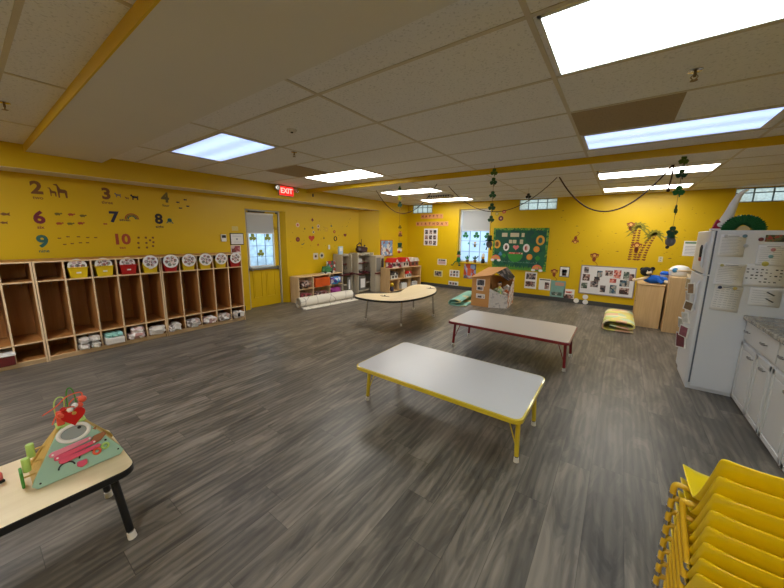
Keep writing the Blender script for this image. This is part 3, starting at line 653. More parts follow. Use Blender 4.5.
# ------------------------------------------------------------------ stacked chairs
M_CHY = mat('yellow_chair_plastic', (242, 208, 10), .3, coat=.35, var=.03, scale=20); M_CHF = mat('yellow_chair_tube', (222, 176, 34), .35, coat=.3, var=.12, scale=14)
def chair():
    t = thing('toddler_chair', '', 'chair', (0, 0, 0), group='stack of yellow toddler chairs')
    prof = [(.275, .215, .180), (.265, .236, .190), (.235, .250, .197), (.17, .246, .196), (.11, .244, .195), (.065, .248, .194), (.035, .264, .191), (.010, .300, .187), (-.022, .36, .183), (-.052, .42, .180), (-.073, .462, .179), (-.084, .486, .178), (-.088, .496, .175), (-.090, .501, .166)]
    M_ = 16; vs = []; fs = []
    for (y, z, w_) in prof:
        for j in range(M_+1):
            s_ = -1+2*j/M_; e = abs(s_)**6
            if z < .262 and y > .05: vs.append((s_*w_, y, z+.020*e))
            else: vs.append((s_*w_, y+.022*e, z-.003*e))
    for i in range(len(prof)-1):
        for j in range(M_): a = i*(M_+1)+j; fs.append((a, a+1, a+M_+2, a+M_+1))
    sh = MB(); sh.add(vs, fs); o = sh.obj('seat_shell', M_CHY, t)
    sd = o.modifiers.new('solid', 'SOLIDIFY'); sd.thickness = .006; sd.offset = 0
    ss = o.modifiers.new('sub', 'SUBSURF'); ss.levels = 2; ss.render_levels = 2
    for s_ in (-1, 1):
        def el(pts, name):
            l = MB().tube(catmull2(pts, 5), .0095, 10).obj(name, M_CHF, t)
            a, b = Vector(pts[-2]), Vector(pts[-1]); d = (b-a).normalized()
            MB().cyl(b-d*.004, b+d*.010, .0115, 16).ball(b+d*.010, .0118, n=14).obj('glide', M_CHROME, l)
        el([(s_*.13, .13, .236), (s_*.175, .13, .240), (s_*.214, .131, .243), (s_*.225, .132, .230), (s_*.226, .133, .200)], 'front_leg')
        el([(s_*.13, .06, .230), (s_*.175, .06, .234), (s_*.198, .062, .232), (s_*.209, .062, .212), (s_*.183, .0, .055)], 'rear_leg')
    MB().cyl((-.13, .13, .236), (.13, .13, .236), .0095).obj('under_frame', M_CHF, t); MB().cyl((-.13, .06, .230), (.13, .06, .230), .0095).obj('under_frame', M_CHF, t)
    return t
nm = ['lowest', 'second lowest', 'third lowest', 'fourth lowest', 'fifth lowest', 'third from the top', 'second from the top', 'topmost']
c0 = chair()
for k in range(8):
    c = c0 if k == 0 else copytree(c0)
    c.location = (.48, 1.29, .0571*k); c['label'] = 'yellow plastic toddler chair, %s in the stack at the lower right' % nm[k]
# ------------------------------------------------------------------ kitchen
M_CAB = mat('white_cabinet_paint', (214, 212, 210), .4, var=.02); 
def granite():
    mt = bpy.data.materials.new('speckled_countertop'); mt.use_nodes = True; nt = mt.node_tree; N = nt.nodes; L = nt.links; b = N['Principled BSDF']; b.inputs['Roughness'].default_value = .2
    tc = N.new('ShaderNodeTexCoord'); n1 = N.new('ShaderNodeTexNoise'); n1.inputs['Scale'].default_value = 22; n1.inputs['Detail'].default_value = 6; n1.inputs['Distortion'].default_value = 1
    rp = N.new('ShaderNodeValToRGB'); e = rp.color_ramp.elements; e[0].position = .35; e[0].color = lin((96, 88, 78)); e[1].position = .62; e[1].color = lin((176, 168, 154)); q = e.new(.5); q.color = lin((146, 138, 124))
    L.new(tc.outputs['Object'], n1.inputs['Vector']); L.new(n1.outputs['Fac'], rp.inputs[0]); L.new(rp.outputs[0], b.inputs['Base Color']); return mt
CY0 = 4.265
def base_cab(y1, w_, lab):
    """front faces -x; local x runs towards -y"""
    t = thing('base_cabinet', lab, 'kitchen cabinet', (1.05, y1-.035, 0), -PI/2, 'white base cabinets')
    MB().box(0, w_, 0, .62, .0, .795).obj('carcass', M_CAB, t, bevel=.002)
    d = MB().box(.008, w_-.008, -.02, 0, .61, .785).obj('drawer', M_CAB, t, bevel=.004)
    for q in (.13, .54): pull(d, q, .70)
    for (a, b, px_) in ((.008, .41, .33), (.43, w_-.008, .62)):
        o = MB().box(a, b, -.02, 0, .03, .585).obj('cabinet_door', M_CAB, t, bevel=.003)
        fr = MB(); i_ = .04
        for (xa, xb, za, zb_) in ((a, b, .03, .03+i_), (a, b, .585-i_, .585), (a, a+i_, .03, .585), (b-i_, b, .03, .585)): fr.box(xa, xb, -.027, -.019, za, zb_)
        fr.obj('door_frame', M_CAB, o, bevel=.003)
        MB().box(a+i_+.018, b-i_-.018, -.025, -.019, .03+i_+.018, .585-i_-.018).obj('raised_panel', M_CAB, o, bevel=.004)
        pull(o, px_, .51)
    return t
M_BRNZ = mat('brushed_nickel', (150, 146, 144), .3, metal=.9)
def pull(par, x, z):
    MB().cyl((x-.03, -.022, z), (x-.03, -.045, z), .004, 8).cyl((x+.03, -.022, z), (x+.03, -.045, z), .004, 8).tube([(x-.045, -.042, z+.004), (x-.02, -.048, z), (x+.02, -.048, z), (x+.045, -.042, z+.004)], .006, 8).obj('pull_handle', M_BRNZ, par)
base_cab(4.265, .765, 'white base cabinet directly beside the refrigerator')
base_cab(3.495, .765, 'white base cabinet cut off by the right edge of the photo')
base_cab(2.725, .765, 'white base cabinet at the right, mostly outside the photo')
t = thing('countertop', 'speckled grey stone countertop on the white base cabinets', 'countertop', (1.05, 4.23, .797), -PI/2)
MB().box(-.0, 2.31, -.05, .64, 0, .04).obj('slab', granite(), t, bevel=.012, seg=3)
MB().box(-.0, 2.31, .62, .64, .04, .14).obj('backsplash', granite(), t, bevel=.004)
# dark coffee maker on the counter at the photo's edge
t = thing('coffee_maker', 'black coffee maker on the stone countertop at the right edge of the photo', 'coffee maker', (1.40, 4.05, .838), -PI/2)
MB().box(-.09, .09, -.12, .12, 0, .03).box(-.09, .09, .04, .12, .03, .30).box(-.09, .09, -.12, .12, .24, .32).obj('body', M_BLACK, t, bevel=.008)
MB().lathe([(.055, .032), (.07, .08), (.065, .16), (.045, .18)], (0, -.04, 0)).obj('carafe', mat('coffee_glass', (40, 24, 16), .08), t)
# ------------------------------------------------------------------ refrigerator
M_FR = mat('fridge_enamel', (214, 216, 222), .35, var=.015, bump=.06, bscale=220)
FX, FY = .728, 4.245
t = thing('refrigerator', 'white top-freezer refrigerator covered with papers and magnets', 'refrigerator', (FX, FY, 0))
MB().box(.0, .68, 0, .67, .03, 1.615).obj('body', M_FR, t, bevel=.008)
def fdoor(nm, z0, z1):
    p = rrect(-.075, -.010, .002, .738, .022)
    return MB().prism([(-.036, .014), (-.041, .04), (-.044, .2), (-.045, .4), (-.044, .60), (-.040, .65), (-.028, .665), (-.008, .665), (-.008, .002), (-.028, .002)], z0, z1, 'xy').obj(nm, M_FR, t, bevel=.008)
d1 = fdoor('freezer_door', 1.19, 1.612); d2 = fdoor('fridge_door', .07, 1.175)
MB().box(-.012, .002, .004, .66, .07, 1.61).obj('door_gasket', mat('gasket_grey', (90, 96, 110), .6), t)
MB().box(-.025, .66, .02, .60, 0, .065).obj('base_grille', M_FR, t, bevel=.003)
pieces('hinge', [(-.05, .01, -.004, .05, 1.176, 1.190), (-.05, .02, 0, .06, 1.613, 1.63)], M_FR, t, .003)
for dd, z0, z1, nm in ((d1, 1.24, 1.50, 'freezer_handle'), (d2, .80, 1.12, 'fridge_handle')):
    MB().tube([(-.036, .10, z0), (-.055, .10, z0+.03), (-.055, .10, z1-.03), (-.036, .10, z1)], .009, 8).obj(nm, M_FR, dd)
S0 = lambda x, z: (x, FY-.001, z)
M_INK = mat('grey_ink', (150, 150, 156), .7); M_INKD = mat('dark_ink', (70, 70, 74), .7)
def paper(name, lab, x0, x1, z0, z1, lines=8, tilt=0, curl=0, dark=False, cols=1, base=None, rz=0, loc=None, title=True, cat='paper', group=None, my=0):
    W_, H_ = x1-x0, z1-z0
    t = thing(name, lab, cat, loc or ((x0+x1)/2, FY-.0015, (z0+z1)/2), rz, group)
    t.rotation_euler = (0, tilt, rz)
    n = 8; vs = []; fs = []
    for i in range(n+1):
        u_ = i/n; yy = -curl*(abs(2*u_-1)**2)*1.0-.001
        for s_ in (0, 1): vs.append((-W_/2+W_*s_, yy if s_ else yy*.3-.0008, H_/2-H_*u_))
    for i in range(n): fs.append((2*i, 2*i+1, 2*i+3, 2*i+2))
    o = MB().add(vs, fs).obj('sheet', base or M_PAPER, t)
    sd = o.modifiers.new('s', 'SOLIDIFY'); sd.thickness = .0006
    mb = MB(); rnd = random.Random(int(x0*1000+z0*77))
    def line(xa, xb, z, h):
        u_ = (H_/2-z)/H_; yy = -curl*(abs(2*u_-1)**2)-.0022
        mb.box(xa, xb, yy-.0004, yy, z-h/2, z+h/2)
    if title: line(-W_*.22, W_*.22, H_/2-H_*.07, H_*.03)
    for c in range(cols):
        a = -W_/2+W_*.08+(W_*.86/cols)*c
        for i in range(lines):
            z = H_/2-H_*.14-(H_*.8)*i/lines; line(a, a+(W_*.86/cols)*(.9-.3*rnd.random()), z, H_*.012 if not dark else H_*.03)
    if mb.v: mb.obj('print', M_INKD if dark else M_INK, t, smooth=False)
    return t
paper('printed_sheet', 'white list sheet under the teal magnet, top left on the refrigerator side', .755, .925, 1.37, 1.575, 12)
paper('printed_sheet', 'creased white sheet, middle left on the refrigerator side', .765, .955, 1.10, 1.305, 10, .02, .03)
paper('printed_sheet', 'white calendar sheet, lowest on the refrigerator side', .775, .965, .85, 1.095, 9, .05, .006, cols=5)
paper('printed_sheet', 'white chart sheet with thin lines, top right on the refrigerator side', 1.01, 1.19, 1.30, 1.485, 8, 0, .004, cols=2)
p = paper('picture_chart', 'wide chart of rows of small dark drawings on the refrigerator side', .955, 1.21, 1.11, 1.31, 0, .0, .002, title=False)
mb = MB(); rnd = random.Random(3)
for i in range(5):
    for j in range(8):
        if rnd.random() < .85: a = -.115+j*.029; z = .05-i*.028; w_ = rnd.uniform(.006, .011); mb.box(a, a+w_*1.6, -.0034, -.003, z, z+w_)
mb.obj('drawings', M_INKD, p, smooth=False)
p = paper('diagram_sheet', 'sheet with two slanted tool drawings below the picture chart', 1.015, 1.21, .93, 1.095, 6, 0, .001, cols=1, title=False)
MB().prism([(.0, .05), (.01, .055), (.06, .025), (.05, .018)], -.004, -.003, 'xz').prism([(.0, -.01), (.01, -.005), (.06, -.035), (.05, -.042)], -.004, -.003, 'xz').obj('tool_drawing', M_INKD, p, smooth=False)
t = thing('photo_print', 'dark landscape photo at the top right of the refrigerator side', 'photo', (1.115, FY-.001, 1.545))
MB().box(-.075, .075, -.002, 0, -.03, .03).obj('print', collage('garden_photo', [(60, 70, 40), (120, 100, 60), (50, 50, 36), (150, 60, 50), (90, 96, 60)], 50, 2), t, smooth=False)
for (x, z, c, r_, lab) in ((.79, 1.563, (196, 196, 200), .015, 'pale round magnet at the top left sheet'), (.912, 1.563, (96, 130, 150), .016, 'teal oval magnet on the top left sheet'), (1.015, 1.535, (110, 40, 50), .017, 'maroon round magnet beside the dark photo'), (.93, 1.475, (186, 190, 198), .016, 'pale round magnet right of the top left sheet'), (1.10, 1.445, (190, 130, 130), .016, 'pinkish round magnet on the top right sheet'), (1.095, 1.385, (120, 160, 158), .016, 'green-blue round magnet on the top right sheet'), (1.07, 1.318, (200, 186, 90), .022, 'yellow knob magnet holding the picture chart'), (.80, 1.287, (200, 190, 120), .015, 'pale yellow magnet on the creased sheet'), (.90, 1.285, (196, 196, 206), .015, 'pale grey magnet on the creased sheet'), (.815, 1.075, (44, 56, 96), .015, 'navy round magnet on the calendar sheet'), (.915, 1.075, (206, 184, 110), .015, 'tan round magnet on the calendar sheet')):
    tag(MB().lathe([(r_, 0), (r_, -.006), (r_*.8, -.010), (.002, -.011)], axis='y').obj('fridge_magnet', mat('magnet_%d_%d' % (c[0], c[2]), c, .35), None, (x, FY-.004, z)), lab+' on the refrigerator', 'magnet', 'round magnets on the refrigerator')
# front of the fridge: photos and clips seen edge-on
XFf = FX-.095
def onfront(y): 
    return FX-.043
fr_items = [(4.42, 1.02, .09, .12, (150, 120, 90)), (4.50, .92, .10, .12, (190, 180, 170)), (4.40, .84, .10, .10, (120, 96, 70)), (4.46, .70, .09, .12, (200, 200, 196)), (4.62, 1.05, .10, .12, (180, 160, 120)), (4.42, .56, .10, .13, (150, 90, 100)), (4.50, .44, .13, .17, (110, 50, 60)), (4.65, .60, .12, .12, (170, 170, 160))]
lb = ['topmost small photo frame', 'white-edged photo below the topmost', 'tan photo frame in the middle', 'white frame above the pink ones', 'photo near the freezer line', 'pink photo frame low', 'largest dark red photo frame, lowest', 'pale photo frame behind the lowest ones']
for i, (y, z, w_, h_, c) in enumerate(fr_items):
    t = thing('magnetic_frame', lb[i]+' on the front of the refrigerator door', 'photo frame', (onfront(y)-.003, y, z), -PI/2, 'magnetic photo frames on the refrigerator front'); t.rotation_euler = (.12*(i % 2), .16*(i % 3-1), -PI/2+(.5, .25, .7)[i % 3]); t.location.x -= .035
    MB().box(-w_/2, w_/2, -.010, 0, -h_/2, h_/2).obj('frame', M_WHITE, t, bevel=.003)
    MB().box(-w_/2+.012, w_/2-.012, -.012, -.009, -h_/2+.012, h_/2-.012).obj('photo', mat('framephoto%d' % i, c, .3, var=.4, scale=40), t)
t = thing('hanging_clip', 'black loop with a red end hanging on the freezer door', 'clip', (onfront(4.45)-.006, 4.42, 1.40), -PI/2)
MB().tube([(-.02, -.012, -.05), (-.022, -.014, .04), (0, -.014, .065), (.022, -.014, .04), (.02, -.012, -.05)], .008, 8).obj('loop', M_BLACK, t); MB().box(-.03, .03, -.02, -.004, -.09, -.05).obj('clip_end', mat('clip_red', (170, 60, 30), .4), t, bevel=.004)
# on top of the fridge
t = thing('gnome_decoration', 'gnome with a tall bent white hat lying on top of the refrigerator', 'decoration', (.825, 4.42, 1.617))
MB().tube([(-.03, 0, .03), (-.025, 0, .10), (-.005, 0, .17), (.01, 0, .25), (.035, 0, .33), (.06, 0, .365), (.09, 0, .38)], .052, 14, r1=.008).obj('hat', mat('white_felt', (222, 218, 208), .9, bump=.4), t)
MB().ball((-.045, -.02, .055), .034, (1.3, .8, .8)).obj('hat_brim', mat('white_felt', (222, 218, 208)), t); MB().prism([(-.115, .0), (-.03, 0), (-.02, .05), (-.055, .075), (-.085, .105), (-.10, .06)], -.03, .03, 'xz').obj('body', mat('crimson_felt', (160, 24, 50), .8), t)
lump('beard', mat('black_fur', (24, 28, 26), .9, bump=.8, bscale=80), t, (.015, -.05, .085), (.04, .025, .02), 9)
t = thing('tissue_wreath', 'green tissue paper half wreath standing on top of the refrigerator', 'decoration', (.915, 4.36, 1.617))
mb = MB()
for k in range(46):
    a = PI*(k+.5)/46; r0, r1 = .05, .135+.012*(k % 2); c, s_ = math.cos(a), math.sin(a); d = (-s_, c)
    q = [(c*r0*.85, s_*r0), (c*r1*.98+d[0]*.006, s_*r1*.92+d[1]*.006), (c*(r1+.012)*.98, s_*(r1+.012)*.92), (c*r1*.98-d[0]*.010, s_*r1*.92-d[1]*.010)]
    mb.prism(q, -.03+.012*(k % 3), .02+.01*(k % 2), 'xz')
mb.obj('tissue_fan', mat('green_tissue', (16, 92, 40), .8, var=.25), t, smooth=False); MB().prism([(.042*math.cos(PI*k/12), .042*math.sin(PI*k/12)) for k in range(13)], -.02, .02, 'xz').obj('card_core', mat('cream_card', (206, 184, 130), .8), t)
# ------------------------------------------------------------------ maple cabinets by the back wall, right
t = thing('storage_cabinet', 'lower maple cabinet turned sideways with the plush toy on top', 'cabinet', (.505, 6.86, 0), 0, 'maple cabinets near the back wall')
pieces('side_panel', [(-.185, .17, 0, .025, .0, .735), (-.185, .17, .55, .575, 0, .735)], M_PLY, t, .004); MB().box(-.195, .18, -.012, .59, .735, .765).obj('top_panel', M_PLY, t, bevel=.012)
MB().box(.15, .17, .025, .55, .0, .735).obj('back_panel', M_PLY, t); pieces('shelf', [(-.18, .15, .025, .55, .36, .38), (-.18, .15, .025, .55, .04, .06)], M_PLY, t)
t = thing('storage_cabinet', 'taller maple cabinet between the plush toy cabinet and the refrigerator', 'cabinet', (.86, 6.70, 0), 0, 'maple cabinets near the back wall')
pieces('side_panel', [(-.155, .155, 0, .02, 0, .90), (-.155, .155, .6, .62, 0, .90)], M_PLY, t, .004); MB().box(-.155, .155, 0, .62, .90, .92).obj('top_panel', M_PLY, t, bevel=.006); MB().box(-.155, -.14, .02, .6, 0, .9).obj('back_panel', M_PLY, t)
MB().box(-.14, .155, .02, .6, .45, .47).obj('shelf', M_PLY, t)
# plush: generic blue bodied soft toy
def plush():
    t = thing('plush_toy', 'blue plush toy with a dark head lying on the lower maple cabinet', 'plush toy', (.47, 6.98, .765))
    bl = mat('blue_plush', (24, 92, 190), .9, bump=.6, bscale=60); dk = mat('black_plush', (18, 18, 22), .95, bump=.7, bscale=70); tn = mat('tan_plush', (226, 200, 160), .9, bump=.4)
    MB().ball((.05, 0, .075), .10, (1.55, .9, .75)).ball((.17, 0, .07), .07, (1.2, .9, .8)).obj('body', bl, t)
    h = MB().ball((-.06, -.02, .20), .085, (1.05, 1, .95)).obj('head', dk, t)
    MB().ball((-.03, -.09, .185), .035, (1.2, .8, .8)).obj('muzzle', tn, h); MB().ball((-.02, -.12, .195), .010).ball((-.055, -.098, .215), .008).ball((-.005, -.098, .215), .008).obj('eyes_and_nose', M_WHITE, h)
    for s_, p in ((-1, (-.12, 0, .235)), (1, (.02, .02, .25))): MB().ball(p, .035, (1, .5, 1)).obj('ear', dk, h)
    MB().tube([(-.02, -.03, .12), (-.10, -.07, .08), (-.20, -.09, .05)], .03, 10, r1=.02).ball((-.215, -.09, .05), .03).obj('arm', tn, t)
    MB().tube([(.08, -.06, .10), (.12, -.10, .06), (.16, -.12, .03)], .028, 10).obj('arm', bl, t)
    MB().tube([(.20, -.04, .05), (.25, -.08, .035)], .032, 10).ball((.26, -.085, .035), .035).obj('leg', tn, t); MB().tube([(.20, .05, .05), (.25, .03, .035)], .032, 10).obj('leg', bl, t)
plush()
t = thing('plush_toy', 'small white and blue soft doll beside the dark-headed plush toy', 'plush toy', (.66, 7.05, .765))
MB().ball((0, 0, .15), .055, (1, 1, .9)).obj('head', mat('white_plush', (224, 222, 216), .9), t); MB().ball((0, .01, .06), .065, (1, .9, 1)).obj('body', mat('white_plush', (224, 222, 216), .9), t); MB().lathe([(.06, .16), (.062, .19), (.04, .215), (.01, .22)]).obj('cap', mat('blue_plush', (24, 92, 190)), t)
t = thing('helmet_toy', 'white rounded toy drum with a lid on the taller maple cabinet', 'toy', (.84, 6.98, .922))
MB().lathe([(.12, 0), (.135, .02), (.14, .09), (.13, .12), (.10, .155), (.05, .175), (.01, .18)]).obj('shell', M_WHITE, t); MB().tube([(.142*math.cos(2*PI*k/28), .142*math.sin(2*PI*k/28), .10) for k in range(28)], .008, 6, closed=True).obj('rim', mat('tan_plush', (226, 200, 160)), t); MB().ball((-.07, -.10, .10), .04).obj('blue_spot', mat('blue_spot', (70, 140, 190), .5), t)
t = thing('toy_basket', 'small pale tub behind the toy drum on the taller maple cabinet', 'tub', (.955, 6.78, .922))
MB().lathe([(.035, 0), (.045, .06), (.048, .06), (.038, .004)], close=False).lathe([(.035, .002), (.001, .003)], close=False).obj('tub', mat('cream_plastic', (214, 204, 180), .5), t)
# folded rainbow play mat
t = thing('folded_play_mat', 'folded pastel rainbow foam play mat on the floor below the whiteboard', 'play mat', (.115, 6.42, 0))
M_RAIN = collage('rainbow_foam', [(228, 220, 120), (232, 186, 150), (196, 214, 180), (238, 226, 180), (226, 206, 120), (200, 208, 120)], 7, 1, .6)
def fold_path(w_, h_, r_=0):
    return [(w_*.48, .012), (-w_*.42, .012), (-w_*.5, .04), (-w_*.40, .085), (-w_*.05, .078), (w_*.15, .055), (w_*.40, .03)]
def ribbon(path, th, y0, y1):
    L_ = [Vector(p) for p in catmull2([Vector((a, b, 0)) for a, b in path], 5)]; up = []; dn = []
    for i, p in enumerate(L_):
        d = (L_[min(i+1, len(L_)-1)]-L_[max(i-1, 0)]).normalized(); n_ = Vector((-d.y, d.x, 0))
        up.append(p+n_*th/2); dn.append(p-n_*th/2)
    n = len(L_); mb = MB(); vs = [(p.x, y, p.y) for y in (y0, y1) for p in up+dn]
    fs = []
    for i in range(n-1):
        fs += [(i, i+1, n+i+1, n+i), (2*n+i, 3*n+i, 3*n+i+1, 2*n+i+1), (i, 2*n+i, 2*n+i+1, i+1), (n+i, n+i+1, 3*n+i+1, 3*n+i)]
    fs += [(0, n, 3*n, 2*n), (n-1, 3*n-1, 4*n-1, 2*n-1)]
    return mb.add(vs, fs)
ribbon([(.20, .03), (-.16, .02), (-.22, .07), (-.17, .16), (0, .175), (.16, .16), (.205, .11), (.14, .075), (.02, .085), (-.12, .10)], .02, -.22, .85).obj('foam_sheet', [M_RAIN], t)
t = thing('folded_play_mat', 'teal and tan foam play mat curled on the floor beside the cardboard house', 'play mat', (-2.88, 6.72, 0), .12)
ribbon([(.22, .015), (-.10, .012), (-.17, .05), (-.12, .12), (.0, .13), (.10, .10), (.02, .07), (-.10, .06)], .018, -.42, .9).obj('foam_sheet', collage('teal_foam', [(130, 190, 176), (140, 196, 182), (204, 200, 150), (150, 200, 186)], 4, 9, .6), t)
# ------------------------------------------------------------------ cardboard play house
def house():
    t = thing('play_house', 'cardboard play house with an open roofed side near the back window', 'play house', (-2.60, 6.60, 0))
    cb = wood('brown_cardboard', (186, 132, 76), (200, 146, 88), 'x', .8, .3); wh = collage('printed_white_card', [(206, 200, 196), (214, 210, 206), (180, 176, 176), (210, 204, 200), (206, 202, 200), (212, 206, 204)], 30, 1, .8)
    def quad(nm, pts, th, m_):
        P_ = [Vector(p) for p in pts]; n_ = (P_[1]-P_[0]).cross(P_[2]-P_[0]).normalized()*th; vs = P_+[p-n_ for p in P_]
        return MB().add(vs, [(0,1,2,3),(7,6,5,4),(0,4,5,1),(1,5,6,2),(2,6,7,3),(3,7,4,0)]).obj(nm, m_, t, smooth=False)
    MB().prism([(0, 0), (.40, 0), (.40, .70), (0, .63)], 0, .02, 'xz').obj('front_panel', cb, t)
    MB().box(-.0, .02, .02, .85, 0, .63).obj('side_panel', cb, t)
    MB().box(.02, .66, .83, .85, 0, .62).obj('rear_panel', cb, t)
    quad('roof_panel', [(-.04, -.03, .63), (.42, -.03, .715), (.545, .70, .845), (.06, .88, .80)], .018, cb)
    quad('dark_roof_panel', [(.47, .20, .76), (.72, .22, .60), (.70, .82, .62), (.545, .70, .845)], .012, collage('dark_poster', [(30, 28, 34), (40, 36, 44), (30, 30, 40), (120, 110, 110), (26, 24, 30)], 12, 2, .5))
    quad('white_front_panel', [(.40, .0, .0), (.74, .17, .0), (.74, .17, .25), (.40, .0, .42)], -.015, wh)
    quad('open_side_panel', [(.74, .17, .0), (.67, .85, .0), (.67, .85, .60), (.74, .17, .25)], -.015, collage('printed_side_card', [(206, 196, 186), (200, 130, 90), (170, 150, 140), (222, 214, 206)], 16, 5, .8))
    for (x, z, w_, h_, c) in ((.20, .53, .19, .15, 1), (.19, .40, .15, .09, 2), (.21, .23, .20, .10, 3)):
        p = MB().box(x-w_/2, x+w_/2, -.004, 0, z-h_/2, z+h_/2).obj('taped_picture', M_PAPER, t)
        MB().box(x-w_/2+.018, x+w_/2-.018, -.006, -.003, z-h_/2+.015, z+h_/2-.015).obj('print', collage('house_print_%d' % c, [(60, 60, 70), (90, 90, 100), (140, 120, 120), (40, 44, 54)], 26, c) if c < 3 else collage('house_print_3', [(214, 206, 200), (80, 70, 80), (220, 210, 206)], 26, c), p)
    tt = thing('doll', 'small dark-haired doll in green among the toys in the cardboard house', 'doll', (-2.06, 6.83, .33))
    MB().ball((0, 0, .17), .045).obj('head', mat('doll_skin', (200, 160, 130), .6), tt); MB().ball((0, .015, .19), .047).obj('hair', M_BLACK, tt); MB().lathe([(.07, -.06), (.06, .04), (.025, .12)]).obj('dress', collage('doll_dress', [(150, 170, 120), (200, 190, 60), (120, 160, 130), (210, 200, 180)], 30, 1), tt)
    k = 0
    for (x, y, z, s_, c, nm) in ((-2.13, 6.86, .30, .08, (176, 190, 150), 'green'), (-1.97, 6.92, .22, .08, (206, 190, 180), 'cream'), (-1.98, 7.08, .26, .07, (214, 120, 70), 'orange'), (-2.1, 7.05, .28, .09, (180, 170, 160), 'grey'), (-2.0, 7.22, .34, .08, (214, 206, 196), 'white')):
        tt = thing('soft_toy', '%s soft toy in the pile inside the cardboard house' % nm, 'soft toy', (x, y, z), group='toys piled in the cardboard house'); lump('body', mat('toy_'+nm, c, .9), tt, (0, 0, 0), (s_, s_*.8, s_), 70+k); MB().ball((0.01, -s_*.5, s_*.95), s_*.55).obj('head', mat('toy_'+nm, c), tt); k += 1
    tt = thing('cardboard_tray', 'cardboard floor of the play house under the toys', 'box', (-2.08, 7.0, .0)); MB().box(-.10, .10, -.15, .35, 0, .15).obj('tray', cb, tt)
    return t
house()
# ------------------------------------------------------------------ west side shelves
t = thing('toy_shelf', 'low maple shelf unit with an orange bin, right of the yellow door', 'shelf', (-5.59, 4.22, 0), PI/2)
pieces('side_panel', [(0, .018, 0, .30, 0, .59), (1.32, 1.338, 0, .30, 0, .59)], M_MAPLE, t, .004); MB().box(.018, 1.32, 0, .30, .572, .59).obj('top_panel', M_MAPLEX, t, bevel=.003); MB().box(.018, 1.32, .29, .30, .04, .572).obj('back_panel', M_MAPLE, t)
for z in (.04, .30): MB().box(.018, 1.32, .0, .29, z, z+.018).obj('shelf_board', M_MAPLEX, t)
for x in (.40, .90): pieces('divider', [(x, x+.018, .002, .29, .058, .30), (x, x+.018, .002, .29, .318, .572)], M_MAPLE, t)
def shelf_toy(x, z, w_, h_, m_, nm, lab, kind='box', X=-5.55, d=.2):
    t = thing(nm, lab, 'toy' if nm != 'toy_bin' else 'bin', (X, x, z), PI/2)
    if kind == 'box': MB().box(-w_/2, w_/2, 0, d, 0, h_).obj('tub', m_, t, bevel=.008)
    else: lump('pile', m_, t, (0, d/2, h_/2), (w_/2, d/2, h_/2), int(x*100))
    return t
shelf_toy(4.43, .319, .28, .18, collage('mixed_toys_a', [(90, 60, 50), (180, 160, 150), (50, 44, 44), (150, 110, 90)], 22, 1), 'toy_pile', 'dark jumble of small toys at the left of the low maple shelf', 'pile')
shelf_toy(4.88, .319, .44, .20, mat('orange_bin', (206, 84, 24), .4), 'toy_bin', 'orange plastic bin in the low maple shelf')
shelf_toy(5.33, .319, .32, .18, collage('mixed_toys_b', [(40, 100, 180), (90, 60, 150), (60, 160, 200), (200, 200, 210)], 16, 1), 'toy_pile', 'blue and purple toys at the right of the low maple shelf', 'pile')
shelf_toy(4.43, .06, .26, .16, collage('mixed_toys_c', [(140, 50, 60), (60, 44, 44), (180, 120, 120)], 22, 2), 'toy_pile', 'dark red toys on the lower level of the low maple shelf', 'pile')
shelf_toy(4.88, .06, .40, .15, collage('mixed_toys_d', [(120, 60, 60), (80, 60, 60), (200, 170, 160)], 22, 3), 'toy_pile', 'brownish toys on the lower level behind the rolled rug', 'pile')
shelf_toy(5.33, .06, .30, .17, mat('magenta_toys', (150, 50, 130), .5, var=.4, scale=30), 'toy_pile', 'magenta toys at the lower right of the low maple shelf', 'pile')
t = thing('picture_book', 'tilted board book with a colourful cover standing on the low maple shelf', 'book', (-5.80, 5.36, .59), PI/2-.1)
MB().box(-.12, .14, 0, .02, 0, .28).obj('cover', collage('book_cover_print', [(220, 216, 210), (120, 150, 180), (180, 60, 60), (70, 90, 80), (230, 226, 220)], 14, 1), t)
t = thing('toy_vehicle', 'green and white toy lying in front of the board book on the low maple shelf', 'toy', (-5.74, 5.16, .59), PI/2)
lump('body', mat('toy_green_plastic', (60, 120, 70), .5, var=.4, scale=40), t, (0, 0, .09), (.12, .07, .09), 5); MB().box(-.15, .17, -.08, .06, 0, .025).obj('base', M_WHITE, t, bevel=.008); MB().cyl((-.1, -.085, .03), (-.1, -.06, .03), .03).cyl((.1, -.085, .03), (.1, -.06, .03), .03).obj('wheel', M_BLACK, t)
# rolled rug
def spiral_rug():
    t = thing('rolled_rug', 'rolled white rug with a faint road pattern in front of the low maple shelf', 'rug', (-5.30, 3.98, 0), PI/2)
    pts = []
    for k in range(46):
        a = k/46*2.15*2*PI; r_ = .055+.012*a/ (2*PI)*2.6; pts.append((.0+r_*math.cos(a-PI/2)*1.0, .105+r_*math.sin(a-PI/2)))
    pts += [(.13, .02), (.19, .008), (.27, .008)]
    # path lies in local (y,z); length along x
    L_ = [Vector((a, b, 0)) for a, b in pts]; n = len(L_); up = []; dn = []; th = .011
    for i, p in enumerate(L_):
        d = (L_[min(i+1, n-1)]-L_[max(i-1, 0)]).normalized(); q = Vector((-d.y, d.x, 0)); up.append(p+q*th/2); dn.append(p-q*th/2)
    vs = [(x, -p.x, max(p.y, .001)) for x in (0, 1.42) for p in up+dn]; fs = []
    for i in range(n-1): fs += [(i, i+1, n+i+1, n+i), (2*n+i, 3*n+i, 3*n+i+1, 2*n+i+1), (i, 2*n+i, 2*n+i+1, i+1), (n+i, n+i+1, 3*n+i+1, 3*n+i)]
    fs += [(0, n, 3*n, 2*n), (n-1, 3*n-1, 4*n-1, 2*n-1)]
    MB().add(vs, fs).obj('rug_sheet', rug_mat(), t)
    return t
